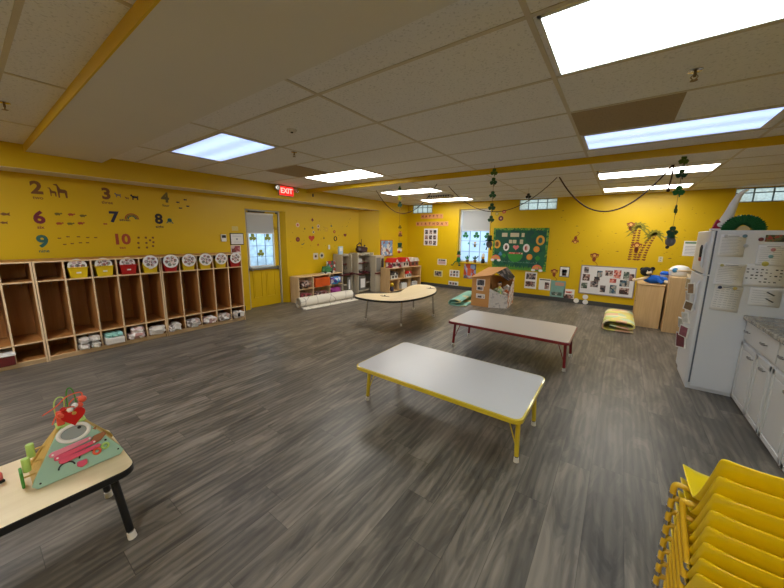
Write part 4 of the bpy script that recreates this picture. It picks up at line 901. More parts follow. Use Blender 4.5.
def rug_mat():
    mt = bpy.data.materials.new('white_rug_lines'); mt.use_nodes = True; nt = mt.node_tree; N = nt.nodes; L = nt.links; b = N['Principled BSDF']; b.inputs['Roughness'].default_value = .8
    tc = N.new('ShaderNodeTexCoord'); vo = N.new('ShaderNodeTexVoronoi'); vo.feature = 'DISTANCE_TO_EDGE'; vo.inputs['Scale'].default_value = 4
    rp = N.new('ShaderNodeValToRGB'); e = rp.color_ramp.elements; e[0].position = .01; e[0].color = lin((170, 160, 150)); e[1].position = .03; e[1].color = lin((220, 214, 202))
    L.new(tc.outputs['Object'], vo.inputs['Vector']); L.new(vo.outputs['Distance'], rp.inputs[0]); L.new(rp.outputs[0], b.inputs['Base Color']); return mt
r_ = spiral_rug(); r_.rotation_euler = (0, 0, PI/2-.10)
# play kitchens
M_KB = mat('taupe_play_kitchen', (184, 174, 154), .5, var=.05); M_KM = mat('maroon_worktop', (96, 28, 36), .4); M_KD = mat('kitchen_dark', (60, 54, 50), .5); M_KG = mat('kitchen_grey', (120, 118, 112), .4)
def play_kitchen(lab, x, y, rz, w_, H, side):
    t = thing('play_kitchen', lab, 'play kitchen', (x, y, 0), rz, 'play kitchens in the corner recess')
    D = .32
    MB().box(0, .03, 0, D, 0, H).box(w_-.03, w_, 0, D, 0, H).box(.03, w_-.03, D-.02, D, .0, H).box(.03, w_-.03, 0, D, .03, .06).obj('cabinet_body', M_KB, t, bevel=.005)
    MB().box(-.015, w_+.015, -.04, D, .50, .53).obj('worktop', M_KM, t, bevel=.01)
    MB().box(.03, w_-.03, .10, D-.02, .97, H).obj('upper_cabinet', M_KB, t, bevel=.004)
    n = 5; r = MB()
    for k in range(n): r.box(.05+(w_-.1)*k/n, .05+(w_-.1)*(k+.6)/n, .085, .10, .99, H-.05)
    r.obj('shutter_slat', M_KD, t)
    a, b = (.06, w_*.48) if side else (w_*.5, w_-.06)
    d = MB().box(a, b, -.008, .02, .08, .44).obj('oven_door', M_KG, t, bevel=.006); MB().box(a+.04, b-.04, -.012, -.006, .14, .38).obj('door_window', M_PAPER, d); MB().cyl((a+.03, -.03, .42), (b-.03, -.03, .42), .008, 8).obj('oven_handle', M_CHROME, d)
    a2, b2 = (w_*.52, w_-.06) if side else (.06, w_*.48)
    MB().box(a2, b2, .015, .2, .24, .26).obj('shelf_board', M_KB, t)
    f = MB().box(w_*.3, w_*.62, .20, .215, .60, .90).obj('window_panel', mat('pale_panel', (206, 204, 200), .4), t, bevel=.004)
    MB().tube([(w_*.75, .2, .53), (w_*.75, .2, .66), (w_*.75, .12, .68), (w_*.75, .10, .64)], .01, 8).obj('faucet', M_CHROME, t)
    MB().box(.05, w_-.05, .14, D-.02, .76, .78).obj('ledge', M_KM, t)
    MB().lathe([(.05, 0), (.06, .03), (.05, .032), (.01, .01)], (w_*.3, .08, .53)).obj('sink_bowl', M_KD, t)
    MB().tube([(.10+.0, .04, .535), (.10, .04, .60)], .02, 8).obj('burner_knob', M_KD, t)
    return t
play_kitchen('narrow taupe play kitchen with a maroon worktop beside the low maple shelf', -5.58, 5.53, PI/2, .37, 1.03, 0)
play_kitchen('wider taupe play kitchen with maroon worktop and hanging pans in the corner recess', -5.47, 5.99, PI/2, .64, 1.05, 1)
t = thing('play_fridge', 'tall pale taupe play refrigerator tower at the right of the play kitchens', 'play refrigerator', (-5.235, 6.43, 0), PI/2-.03)
MB().box(0, .36, 0, .195, 0, .98).obj('body', M_KB, t, bevel=.008); MB().box(.03, .20, -.012, 0, .55, .93).obj('upper_door', M_KG, t, bevel=.005); MB().box(.03, .33, -.012, 0, .04, .48).obj('lower_door', M_KB, t, bevel=.005); MB().box(.24, .32, -.01, 0, .60, .90).obj('dark_slot', M_KD, t); MB().box(-.01, .37, -.04, .02, .50, .53).obj('counter_lip', M_KM, t); MB().cyl((.19, -.03, .6), (.19, -.03, .85), .007, 8).obj('handle', M_CHROME, t)
t = thing('pot_pile', 'dark heap of toy pots and pans on top of the wider play kitchen', 'toy cookware', (-5.62, 6.30, 1.05), PI/2)
lump('pots', mat('dark_pots', (58, 36, 38), .4, var=.5, scale=30), t, (0, 0, .09), (.17, .09, .09), 12); MB().tube([(-.12, 0, .1), (-.18, 0, .2), (-.06, 0, .27), (.0, 0, .2)], .015, 8).cyl((0, 0, .1), (0, 0, .36), .008).cyl((.05, 0, .08), (.14, 0, .2), .02).obj('handles', M_BLACK, t)
t = thing('paper_carton', 'small white and blue carton standing on the narrow play kitchen', 'box', (-5.72, 5.62, 1.03), PI/2)
MB().box(-.07, .07, -.02, .02, 0, .2).obj('carton', mat('pale_blue_carton', (170, 196, 220), .6), t, bevel=.003); MB().box(-.05, .05, -.022, -.019, .08, .17).obj('carton_label', M_PAPER, t)
for k, (y, z, lab) in enumerate(((5.80, .531, 'on the narrow play kitchen worktop'), (6.20, .531, 'left on the wider play kitchen worktop'), (6.50, .531, 'right on the wider play kitchen worktop'))):
    t = thing('toy_dish', 'dark red toy dish '+lab, 'toy dish', (-5.42+(0 if k else -.10), y, z)); MB().lathe([(.03, 0), (.07, .035), (.066, .036), (.03, .008)]).obj('dish', M_KM, t)
# wooden shelf with toy houses
SHX, SHY, SHR = -4.86, 6.55, PI/2-.12
t = thing('toy_shelf', 'maple shelf unit with toy houses on top against the rear left wall', 'shelf', (SHX, SHY, 0), SHR)
def sh(x, y, z):   # local point of the shelf in the room
    c, s_ = math.cos(SHR), math.sin(SHR); return (SHX+c*x-s_*y, SHY+s_*x+c*y, z)
Wd, Hh = 1.35, .66
pieces('side_panel', [(0, .018, 0, .34, 0, Hh), (Wd-.018, Wd, 0, .34, 0, Hh)], M_PLY, t, .003); MB().box(.018, Wd-.018, 0, .34, Hh-.018, Hh).obj('top_panel', M_PLY, t); MB().box(.018, Wd-.018, .33, .34, .03, Hh).obj('back_panel', M_PLY, t)
for z in (.03, .34): MB().box(.018, Wd-.018, 0, .33, z, z+.018).obj('shelf_board', M_PLY, t)
pieces('divider', [(.60, .618, .002, .33, .358, Hh-.018), (.38, .398, .002, .33, .05, .34), (.85, .868, .002, .33, .05, .34)], M_PLY, t)
def toyhouse(nm, lab, x, w_, h_, wall, roof, z=Hh, d=.22, y=.03):
    t = thing(nm, lab, 'toy house', sh(x, y, z), SHR)
    MB().box(0, w_, 0, d, 0, h_*.6).obj('walls', wall, t, bevel=.004)
    MB().prism([(-.02, h_*.58), (w_+.02, h_*.58), (w_*.82, h_), (w_*.18, h_)], -.02, d+.02, 'xz').obj('roof', roof, t, bevel=.003)
    for k in range(2): MB().box(w_*(.15+.45*k), w_*(.4+.45*k), -.004, 0, h_*.15, h_*.45).obj('toy_window', M_KD, t)
    MB().prism([(w_*.38, h_*.62), (w_*.62, h_*.62), (w_*.5, h_*.9)], -.035, -.018, 'xz').obj('gable', M_WHITE, t)
    return t
M_TR = mat('toy_red', (190, 30, 32), .4, var=.25, scale=30); M_TW = mat('toy_cream', (214, 206, 196), .5, var=.15, scale=30)
toyhouse('toy_house', 'red and white toy farmhouse, leftmost on the maple shelf', .10, .40, .26, collage('toy_house_wall', [(200, 190, 186), (150, 40, 60), (120, 30, 60), (220, 210, 206)], 16, 1), M_TR)
toyhouse('toy_house', 'red toy house with a small green-hatted figure, middle of the maple shelf', .56, .26, .26, M_TW, M_TR)
toyhouse('toy_house', 'toy barn with a cream roof, rightmost on the maple shelf', .92, .34, .24, mat('toy_brick', (150, 80, 70), .5, var=.3, scale=40), M_TW)
toyhouse('toy_house', 'dark toy garage on the upper shelf board of the maple shelf', .10, .26, .20, M_WHITE, M_KD, .358, .2)
toyhouse('toy_house', 'small white toy house with a red top on the upper shelf board', .72, .22, .18, M_WHITE, M_TR, .358, .2)
t = thing('toy_doll', 'small yellow doll at the front of the lower left shelf compartment', 'doll', sh(.12, .02, .048), SHR); MB().lathe([(.045, 0), (.05, .08), (.02, .13)]).obj('body', mat('doll_dark', (60, 50, 70), .6), t); MB().ball((0, 0, .17), .05).obj('head', mat('doll_yellow', (220, 186, 40), .6), t)
for (x, lab, m_) in ((.55, 'white toy basket in the lower middle of the maple shelf', M_WHITE), (1.02, 'pale grey toy box in the lower right of the maple shelf', mat('pale_grey_toy', (190, 190, 192), .5))):
    t = thing('toy_bin', lab, 'bin', sh(x, .04, .048), SHR); MB().box(0, .22, 0, .2, 0, .16).obj('tub', m_, t, bevel=.01); MB().box(.02, .20, .02, .18, .16, .175).obj('contents', M_CLEAR, t, bevel=.004)
# ------------------------------------------------------------------ things on the walls
def on_left(name, lab, cat, y, z, group=None, x=XW): return thing(name, lab, cat, (x+.0015, y, z), PI/2, group)
def on_back(name, lab, cat, x, z, group=None): return thing(name, lab, cat, (x, YB-.0015, z), 0, group)
SN = {'maroon': (112, 30, 44), 'brown': (116, 74, 26), 'olive': (110, 96, 30), 'teal': (40, 92, 84), 'navy': (34, 34, 62), 'black': (36, 28, 34), 'rust': (160, 70, 36), 'grey': (112, 104, 92)}
def SM(c): return mat('sticker_'+c, SN[c], .6)
nums = [(.645, 2.03, '2', 'two', 'brown'), (1.295, 2.03, '3', 'three', 'brown'), (2.0, 2.05, '4', 'four', 'olive'), (.625, 1.67, '6', 'six', 'maroon'), (1.345, 1.715, '7', 'seven', 'navy'), (1.885, 1.715, '8', 'eight', 'black'), (.62, 1.375, '9', 'nine', 'teal'), (1.40, 1.40, '10', 'ten', 'rust')]
for (y, z, d, w_, c) in nums:
    t = on_left('number_sticker', 'large %s number %s with the word %s below it on the yellow wall' % (c, d, w_), 'wall sticker', y, z, 'number stickers on the wall')
    text('numeral', d, .205, SM(c), t, (0, -.001, 0), .0006, bold=.008)
    text('word', w_, .055, SM(c), t, (0 if w_ != 'seven' else .12, -.001, -.115 if w_ != 'seven' else -.03), .0006, bold=.001)
P_GIR = [(-.05, -.07), (-.04, -.07), (-.038, -.02), (.0, -.02), (.005, -.07), (.018, -.07), (.02, -.0), (.01, .015), (-.028, .02), (-.05, .07), (-.075, .066), (-.078, .058), (-.055, .05)]
P_FISH = [(-.03, 0), (-.01, .015), (.012, .008), (.03, .018), (.026, 0), (.03, -.016), (.012, -.008), (-.01, -.014)]
P_DOG = [(-.045, .03), (-.03, .04), (-.02, .02), (.03, .015), (.045, .028), (.04, .0), (.042, -.035), (.030, -.035), (.025, -.01), (-.01, -.012), (-.014, -.038), (-.026, -.038), (-.026, .0), (-.045, .018)]
def decal(poly, lab, cat, y, z, c, s=1, nm='animal_sticker', g=None, flip=1, x=XW, back=False):
    o = MB().prism([(flip*a*s, b*s) for a, b in poly], -.002, 0, 'xz').obj(nm, SM(c) if isinstance(c, str) else c, None, (y, YB-.001, z) if back else (x+.001, y, z), rz=0 if back else PI/2)
    return tag(o, lab, cat, g)
decal(P_GIR, 'small giraffe sticker beside the number two', 'wall sticker', .795, 2.0, 'brown', .75); decal(P_GIR, 'larger giraffe sticker right of the small one by the number two', 'wall sticker', .885, 2.02, 'brown', 1.2)
decal(P_DOG, 'pale fox sticker, leftmost of the animals after the number three', 'wall sticker', 1.42, 2.03, 'grey', .8); decal(P_DOG, 'tiny animal sticker in the middle of the row after the number three', 'wall sticker', 1.52, 2.0, 'brown', .5); decal(P_DOG, 'dark horse sticker at the end of the row after the number three', 'wall sticker', 1.61, 2.02, 'black', 1.05)
for k, (y, z) in enumerate(((2.17, 2.0), (2.28, 2.05), (2.31, 1.95), (2.2, 1.91))): decal(P_FISH, ['left', 'top', 'right', 'bottom'][k]+' one of four small birds after the number four', 'wall sticker', y, z, 'black', .9, g='four birds by the number four')
for k, (y, z) in enumerate(((.79, 1.73), (.91, 1.73), (1.02, 1.72), (.79, 1.61), (.89, 1.61), (.99, 1.62))):
    o = MB().prism(circle(0, 0, .028, 12, .016), -.002, 0, 'xz').prism(circle(.034, .006, .010, 8), -.002, 0, 'xz').prism([(-.02, -.012), (-.012, -.024), (-.006, -.012)], -.002, 0, 'xz').prism([(.012, -.012), (.018, -.024), (.022, -.010)], -.002, 0, 'xz').obj('turtle_sticker', SM('rust' if k % 2 else 'olive'), None, (XW+.001, y, z), rz=PI/2)
    tag(o, 'turtle sticker, %s of the six beside the number six' % ['upper left', 'upper middle', 'upper right', 'lower left', 'lower middle', 'lower right'][k], 'wall sticker', 'six turtles by the number six')
decal(P_FISH, 'small orange bird sticker left of the number seven', 'wall sticker', 1.24, 1.62, 'rust', .8)
t = on_left('rainbow_sticker', 'small rainbow sticker right of the number seven', 'wall sticker', 1.55, 1.70)
for k, (r_, c) in enumerate(((.085, 'rust'), (.068, 'olive'), (.051, 'teal'))):
    o_ = [(r_*math.cos(PI*i/14), r_*math.sin(PI*i/14)) for i in range(15)]; i_ = [((r_-.013)*math.cos(PI*i/14), (r_-.013)*math.sin(PI*i/14)) for i in range(14, -1, -1)]
    MB().prism(o_+i_, -.002, 0, 'xz').obj('rainbow_band', SM(c), t)
o = MB().prism(circle(0, .01, .03, 14), -.002, 0, 'xz')
for k in range(6): a = PI+PI*k/5; o.prism([(.02*math.cos(a)-.004, .0), (.02*math.cos(a)+.004, 0), (.05*math.cos(a)+.004, -.042), (.05*math.cos(a)-.004, -.042)], -.002, 0, 'xz')
tag(o.obj('octopus_sticker', SM('teal'), None, (XW+.001, 2.03, 1.70), rz=PI/2), 'small teal octopus sticker right of the number eight', 'wall sticker')
for k, (y, z) in enumerate(((.77, 1.42), (.85, 1.44), (.95, 1.44), (1.04, 1.43), (1.12, 1.43), (.81, 1.34), (.88, 1.35), (.96, 1.36), (1.03, 1.36))):
    decal(P_FISH, 'one of the nine tiny bees beside the number nine', 'wall sticker', y, z, 'brown', .62, nm='bee_sticker', g='nine bees by the number nine')
for k, (y, z) in enumerate(((1.6, 1.43), (1.69, 1.43), (1.78, 1.43), (1.74, 1.39), (1.59, 1.35), (1.69, 1.35), (1.78, 1.36), (1.59, 1.28), (1.69, 1.28), (1.77, 1.30))):
    decal([(-.012, -.012), (.012, -.016), (.016, .012), (.0, .018), (-.014, .01)], 'one of the ten tiny ladybirds beside the number ten', 'wall sticker', y, z, 'brown', 1, nm='ladybird_sticker', g='ten ladybirds by the number ten')
decal(P_FISH, 'animal sticker at the left edge of the photo, upper one', 'wall sticker', .36, 1.70, 'brown', 1.3); decal(P_FISH, 'animal sticker at the left edge of the photo, lower one', 'wall sticker', .34, 1.60, 'brown', 1.0)
# thermostat, frames near the door
t = on_left('thermostat', 'small wall thermostat with a dark screen left of the framed paper', 'thermostat', 2.85, 1.43); MB().box(-.045, .045, -.03, 0, -.065, .065).obj('housing', M_PAPER, t, bevel=.006); MB().box(-.035, .035, -.032, -.028, .0, .05).obj('screen', M_BLACK, t); text('dial', '·', .05, M_INKD, t, (0, -.031, -.03), .0004) if 0 else None
t = on_left('framed_notice', 'white notice in a thin dark frame left of the yellow door', 'frame', 3.10, 1.41); MB().box(-.13, .13, -.012, 0, -.11, .11).obj('frame', M_BLACK, t, bevel=.004); MB().box(-.115, .115, -.014, -.011, -.095, .095).obj('notice', M_PAPER, t); MB().box(-.02, .01, -.0155, -.0138, -.02, .015).box(-.08, .08, -.0155, -.0138, .05, .056).box(-.06, .06, -.0155, -.0138, -.06, -.055).obj('print', M_INK, t)
t = on_left('wall_card', 'small cream card stuck above the framed notice', 'card', 3.08, 1.605); MB().box(-.06, .06, -.002, 0, -.04, .04).obj('card', mat('cream_card2', (206, 186, 110), .7), t)
t = on_left('poster', 'small pinkish picture above the last cubby bin', 'poster', 3.06, 1.19); MB().box(-.085, .10, -.003, 0, -.09, .10).obj('sheet', M_PAPER, t); MB().box(-.075, .09, -.005, -.002, -.03, .09).obj('picture', collage('pink_poster', [(150, 60, 60), (190, 120, 120), (110, 50, 40), (210, 180, 176)], 18, 7), t)
# exit sign
t = thing('exit_sign', 'lit red exit sign with two emergency lamp heads on the soffit', 'exit sign', (XS+.001, 3.93, 2.352), PI/2)
MB().box(-.17, .17, -.05, 0, -.095, .095).obj('housing', mat('exit_housing', (200, 150, 140), .5), t, bevel=.006)
MB().box(-.155, .155, -.053, -.049, -.082, .082).obj('sign_face', mat('exit_red', (255, 30, 26), .5, emit=1.1), t)
text('lettering', 'EXIT', .135, mat('exit_letter', (255, 150, 140), .5, emit=1.6), t, (0, -.055, 0), .001, bold=.004)
for s_ in (-1, 1):
    h = MB().cyl((s_*.20, -.02, .05), (s_*.225, -.10, .04), .045, 14, r1=.052).obj('lamp_head', mat('lamp_head_grey', (150, 146, 120), .4), t); MB().cyl((s_*.2255, -.1005, .04), (s_*.226, -.104, .0398), .042, 14).obj('lens', M_CHROME, h)
    MB().box(min(s_*.15, s_*.20), max(s_*.15, s_*.20), -.04, -.01, .02, .06).obj('bracket', mat('lamp_head_grey', (150, 146, 120)), t)
t = thing('ceiling_hook', 'small dark hook at the end of the soffit beside the exit sign', 'hook', (XS+.005, 4.62, 2.35)); MB().box(0, .02, -.012, .012, -.03, .03).obj('plate', M_BLACK, t)
# stickers over the low shelf
def blob(y, z, r, c, lab, shape='o', nm='wall_sticker', x=XW, c2=None, g='small themed stickers above the low shelf'):
    t = on_left(nm, lab, 'wall sticker', y, z, g, x)
    m1 = SM(c) if isinstance(c, str) else mat('stk_%d_%d_%d' % c, c, .6)
    if shape == 'o': MB().prism(circle(0, 0, r, 14), -.002, 0, 'xz').obj('sticker', m1, t)
    elif shape == 'ring': MB().tube([(r*math.cos(2*PI*k/16), -.003, r*1.15*math.sin(2*PI*k/16)) for k in range(16)], .012, 6, closed=True).obj('sticker', m1, t)
    elif shape == 'heart': MB().prism([(r*1.2*math.sin(a)**3, r/15*(13*math.cos(a)-5*math.cos(2*a)-2*math.cos(3*a)-math.cos(4*a))) for a in [2*PI*k/24 for k in range(24)]], -.002, 0, 'xz').obj('sticker', m1, t)
    elif shape == 'tree': MB().prism([(-r, -r*.3), (r, -r*.3), (0, r)], -.002, 0, 'xz').prism([(-r*.25, -r*.8), (r*.25, -r*.8), (r*.25, -r*.3), (-r*.25, -r*.3)], -.002, 0, 'xz').obj('sticker', m1, t)
    elif shape == 'sq': MB().prism(rrect(-r, r, -r, r, r*.3), -.002, 0, 'xz').obj('sticker', m1, t)
    elif shape == 'comma': MB().prism([(-r, r*.2), (-r*.4, -r*.3), (r*.5, -.1*r), (r, r*.8), (r*.3, r*.3), (-r*.4, .05*r)], -.002, 0, 'xz').obj('sticker', m1, t)
    if c2: MB().prism(circle(0, 0, r*.45, 10), -.003, -.0015, 'xz').obj('inner_mark', mat('stk_%d_%d_%d' % c2, c2, .6), t)
blob(4.5, 1.72, .05, (214, 180, 150), 'round pale flower sticker nearest the top of the door', c2=(190, 60, 50)); blob(4.92, 1.85, .045, 'maroon', 'dark tree sticker, highest above the low shelf', 'tree'); blob(4.92, 1.67, .035, 'teal', 'green leaf sticker below the highest tree', 'tree'); blob(4.94, 1.57, .045, (206, 196, 170), 'white ghost sticker beside the tree stickers', 'tree', c2=(60, 50, 50))
blob(5.09, 1.71, .045, (206, 180, 150), 'pale ice cream sticker with a dark stem', c2=(130, 90, 60)); blob(5.09, 1.63, .025, 'maroon', 'dark stem under the ice cream sticker', 'tree'); blob(5.34, 1.64, .05, (200, 160, 40), 'square orange outline sticker', 'sq', c2=(215, 176, 20)); blob(5.51, 1.73, .035, 'teal', 'small dark bird sticker', 'tree'); blob(5.61, 1.59, .04, 'rust', 'small orange round sticker', c2=(220, 150, 60))
blob(6.06, 1.74, .03, 'olive', 'olive sticker near the recess corner', 'comma'); blob(5.99, 1.51, .045, 'maroon', 'dark red flower sticker near the play kitchens', 'heart'); blob(4.49, 1.40, .055, 'maroon', 'brown acorn sticker at the lower left', c2=(150, 90, 40)); blob(4.88, 1.43, .075, (190, 60, 30), 'large red watermelon sticker', 'heart'); blob(5.26, 1.43, .035, 'olive', 'small olive sprout sticker', 'tree'); blob(5.64, 1.42, .045, 'black', 'dark oval ring sticker', 'ring')
blob(4.62, 1.29, .05, 'teal', 'small curved green sticker', 'comma'); blob(5.07, 1.27, .035, 'rust', 'small orange candy sticker', 'tree'); blob(4.69, 1.64, .03, 'olive', 'small olive triangle sticker', 'tree'); blob(4.99, 1.0, .075, (206, 196, 180), 'white frog-like sticker, left of the pair above the board book', 'sq', c2=(90, 60, 40)); blob(5.18, 1.01, .075, (196, 186, 160), 'white and dark sticker, right of the pair above the board book', 'o', c2=(40, 36, 40))
t = on_left('light_switch', 'white light switch above the low maple shelf', 'switch', 5.42, 1.21); MB().box(-.03, .03, -.008, 0, -.055, .055).obj('switch_plate', M_PAPER, t, bevel=.003); MB().box(-.008, .008, -.016, -.006, -.014, .014).obj('toggle', M_PAPER, t)
rnd = random.Random(11)
for k in range(26):
    y, z = rnd.uniform(4.3, 6.2), rnd.uniform(1.2, 1.95)
    tag(MB().prism(circle(0, 0, .008, 6), -.001, 0, 'xz').obj('confetti_dot', SM('brown'), None, (XW+.001, y, z), rz=PI/2), 'tiny brown dot sticker on the wall above the low shelf', 'wall sticker', 'tiny dots above the low shelf')
# bump wall
t = on_left('framed_picture', 'blue framed collage picture behind the play refrigerator', 'picture', 7.28, 1.15, None, XS); MB().box(-.29, .29, -.02, 0, -.24, .24).obj('frame', mat('orange_wood_frame', (170, 96, 50), .5), t, bevel=.004); MB().box(-.265, .265, -.022, -.018, -.215, .215).obj('picture', collage('blue_picture', [(110, 146, 190), (130, 166, 206), (214, 212, 206), (220, 214, 206), (120, 156, 200), (150, 90, 80)], 15, 3), t)
t = on_left('sticker_cluster', 'pinkish butterfly sticker on the rear left wall under the garland', 'wall sticker', 7.98, 1.58, None, XS); MB().prism(circle(-.05, .02, .05, 10), -.002, 0, 'xz').prism(circle(.05, .03, .045, 10), -.002, 0, 'xz').obj('wing', mat('pink_wing', (220, 150, 90), .6), t); MB().box(-.012, .012, -.004, 0, -.06, .08).obj('body', SM('brown'), t)
# ------------------------------------------------------------------ back wall
def sheet(name, lab, cat, x0, x1, z0, z1, border=M_PAPER, pics=(), back=None, g=None, th=.003):
    W_, H_ = x1-x0, z1-z0
    t = on_back(name, lab, cat, (x0+x1)/2, (z0+z1)/2, g)
    MB().box(-W_/2, W_/2, -th, 0, -H_/2, H_/2).obj('sheet', border, t, bevel=0)
    for (a, b, c, d, m_, nm) in pics: MB().box(-W_/2+W_*a, -W_/2+W_*b, -th-.0015, -th+.0005, -H_/2+H_*c, -H_/2+H_*d).obj(nm, m_, t)
    return t
PH = [collage('photo_print_%d' % k, cols, 26, k*2.3) for k, cols in enumerate((
    [(60, 56, 60), (120, 110, 110), (170, 150, 140), (40, 40, 48), (100, 80, 76)], [(90, 60, 56), (150, 110, 100), (60, 44, 44), (190, 170, 160)],
    [(60, 90, 110), (130, 140, 140), (40, 50, 60), (170, 160, 150)], [(190, 90, 80), (214, 130, 110), (150, 60, 56), (220, 180, 170)], [(120, 130, 120), (70, 90, 80), (170, 170, 160), (50, 60, 50)]))]
sheet('birthday_chart', 'white birthday chart with six rows of small dark pictures', 'poster', -4.92, -4.46, 1.24, 1.74, M_PAPER, [(.08+.31*i, .08+.31*i+.22, .04+.32*j, .04+.32*j+.24, PH[(i+j) % 2], 'small_picture') for i in range(3) for j in range(3)])
rnd = random.Random(5)
def banner(word, lab, x0, x1, z):
    t = on_back('letter_banner', lab, 'banner', (x0+x1)/2, z); n = len(word); p = (x1-x0)/n
    for k, ch in enumerate(word):
        c = MB().box(-p*.495, p*.495, -.003, 0, -.065, .065).obj('letter_card', mat('peach_card', (214, 150, 96), .7), t, (-(x1-x0)/2+p*(k+.5), 0, 0)); text('letter', ch, .095, SM('maroon'), c, (0, -.004, 0), .0005, bold=.002)
banner('HAPPY!', 'upper row of peach letter cards on the back wall, spelling HAPPY', -5.05, -4.30, 2.10)
banner('BIRTHDAY', 'lower row of peach letter cards on the back wall, spelling BIRTHDAY', -5.22, -4.12, 1.88)
sheet('photo_sheet', 'pinkish photo sheet, highest of the small papers left of the window', 'paper', -4.42, -4.13, .68, .85, M_PAPER, [(.08, .92, .1, .62, mat('pinkish_photo', (190, 160, 160), .5, var=.25, scale=30), 'photo'), (.1, .9, .66, .9, PH[0], 'photo_strip')])
sheet('photo_sheet', 'dark photo in a pale border, leftmost paper low on the back wall', 'paper', -4.53, -4.24, .31, .50, mat('cream_border', (220, 210, 150), .6), [(.12, .88, .15, .85, PH[0], 'photo')])
sheet('photo_sheet', 'white sheet of six small photos below the left of the window', 'paper', -4.01, -3.70, .35, .55, M_PAPER, [(.08+.3*i, .30+.3*i, .12+.42*j, .46+.42*j, PH[(i+j) % 3], 'photo') for i in range(3) for j in range(2)])
sheet('photo_sheet', 'narrow white strip with three small photos, lowest left of the cardboard house', 'paper', -4.03, -3.72, .08, .22, M_PAPER, [(.1+.28*i, .32+.28*i, .25, .75, PH[i], 'photo') for i in range(3)])
sheet('poster', 'colourful figure poster under the window sill', 'poster', -3.57, -3.21, .34, .76, collage('figure_poster', [(150, 120, 130), (196, 180, 176), (180, 70, 40), (90, 90, 110), (130, 150, 190)], 9, 6), [(.3, .6, .2, .7, mat('orange_figure', (196, 90, 40), .6), 'figure')])
# notice board
t = on_back('notice_board', 'large green notice board with paper cut-outs and a leafy border', 'notice board', -2.105, 1.235)
MB().box(-.655, .655, -.015, 0, -.51, .50).obj('backing', collage('board_green_cloth', [(30, 92, 66), (28, 84, 66), (34, 98, 70), (30, 80, 70)], 8, 2, .8), t)
M_LF = collage('leaf_border', [(40, 120, 50), (90, 150, 50), (24, 90, 44), (130, 160, 60)], 30, 2)
for nm_, q in (('top', (-.67, .67, .46, .52)), ('left', (-.67, -.62, -.46, .48)), ('right', (.62, .67, -.5, .48))): MB().box(q[0], q[1], -.022, -.014, q[2], q[3]).obj('leaf_border', M_LF, t)
g_ = MB(); rnd = random.Random(8)
for k in range(60): x = -.66+1.32*k/59; h = rnd.uniform(.05, .11); g_.prism([(x-.018, -.54), (x+.018, -.54), (x+rnd.uniform(-.02, .02), -.52+h)], -.024-.002*(k % 3), -.015, 'xz')
g_.obj('grass_border', mat('grass_green', (90, 150, 50), .7, var=.25), t)
ck = MB()
for k in range(26): x = -.42+.034*k; h = rnd.uniform(.01, .05); ck.prism([(x, -.36), (x+.008, -.36), (x+.014+h*.3, -.36+h), (x+.006+h*.3, -.36+h)], -.018, -.014, 'xz')
ck.obj('chalk_marks', mat('pale_green_chalk', (130, 170, 160), .8), t)
def rowtext(s_, x, z, size): 
    o = text('letters', s_, size, mat('cream_letters', (206, 196, 168), .7), t, (x, -.0165, z), .0006, bold=.004); return o
M_CR = mat('cream_letter_card', (196, 188, 158), .7, var=.2, scale=50)
for (x, z, w_, h_) in ((-.38, .345, .14, .10), (-.20, .345, .07, .10), (-.10, .345, .16, .10), (.075, .345, .07, .10), (-.22, .175, .08, .09), (-.12, .175, .09, .09), (.05, .175, .08, .11)):
    MB().box(x-w_/2, x+w_/2, -.019, -.014, z-h_/2, z+h_/2).obj('letter_tile', M_CR, t, bevel=.002)
def disc(x, z, rx, rz_, m_, nm, inner=None):
    o = MB().prism(circle(x, z, rx, 22, rz_), -.021, -.014, 'xz').obj(nm, m_, t)
    if inner: MB().prism(circle(x, z, rx*.5, 14, rz_*.6), -.024, -.020, 'xz').obj('cutout_centre', inner, o)
gold = mat('gold_card', (214, 160, 60), .6); orange_ = mat('orange_card', (222, 140, 50), .6)
disc(-.56, .10, .09, .11, gold, 'gold_coin', SM('brown')); disc(.49, .22, .10, .12, gold, 'gold_coin', SM('teal')); disc(-.32, .03, .075, .10, M_PAPER, 'white_oval', PH[1]); disc(.18, .02, .08, .105, M_PAPER, 'white_oval', PH[3]); disc(.42, 0, .07, .075, orange_, 'orange_coin', gold); disc(.27, -.20, .07, .075, orange_, 'orange_coin', gold)
MB().prism([(-.075+.075*math.sin(a)**3, .03+.0045*(13*math.cos(a)-5*math.cos(2*a)-2*math.cos(3*a)-math.cos(4*a))) for a in [2*PI*k/24 for k in range(24)]], -.021, -.014, 'xz').obj('pink_heart', mat('pink_card', (220, 120, 120), .6), t)
pot = [(-.08+.19*math.cos(a), -.13+.22*math.sin(a)) for a in [PI+PI*k/14 for k in range(15)]]; MB().prism(pot, -.020, -.014, 'xz').obj('green_pot', mat('bright_green_card', (50, 140, 50), .6), t); MB().box(-.24, .10, -.024, -.019, -.14, -.10).obj('pot_photos', PH[3], t)
shamrock_mesh(MB(), -.46, -.15, .06, -.021, -.014).obj('blue_shamrock', mat('blue_card', (70, 130, 170), .6), t); shamrock_mesh(MB(), -.36, -.19, .06, -.021, -.014, leaves=4).obj('green_clover', mat('bright_green_card', (50, 140, 50)), t); shamrock_mesh(MB(), .46, -.22, .07, -.021, -.014, leaves=4).obj('green_clover', mat('bright_green_card', (50, 140, 50)), t)
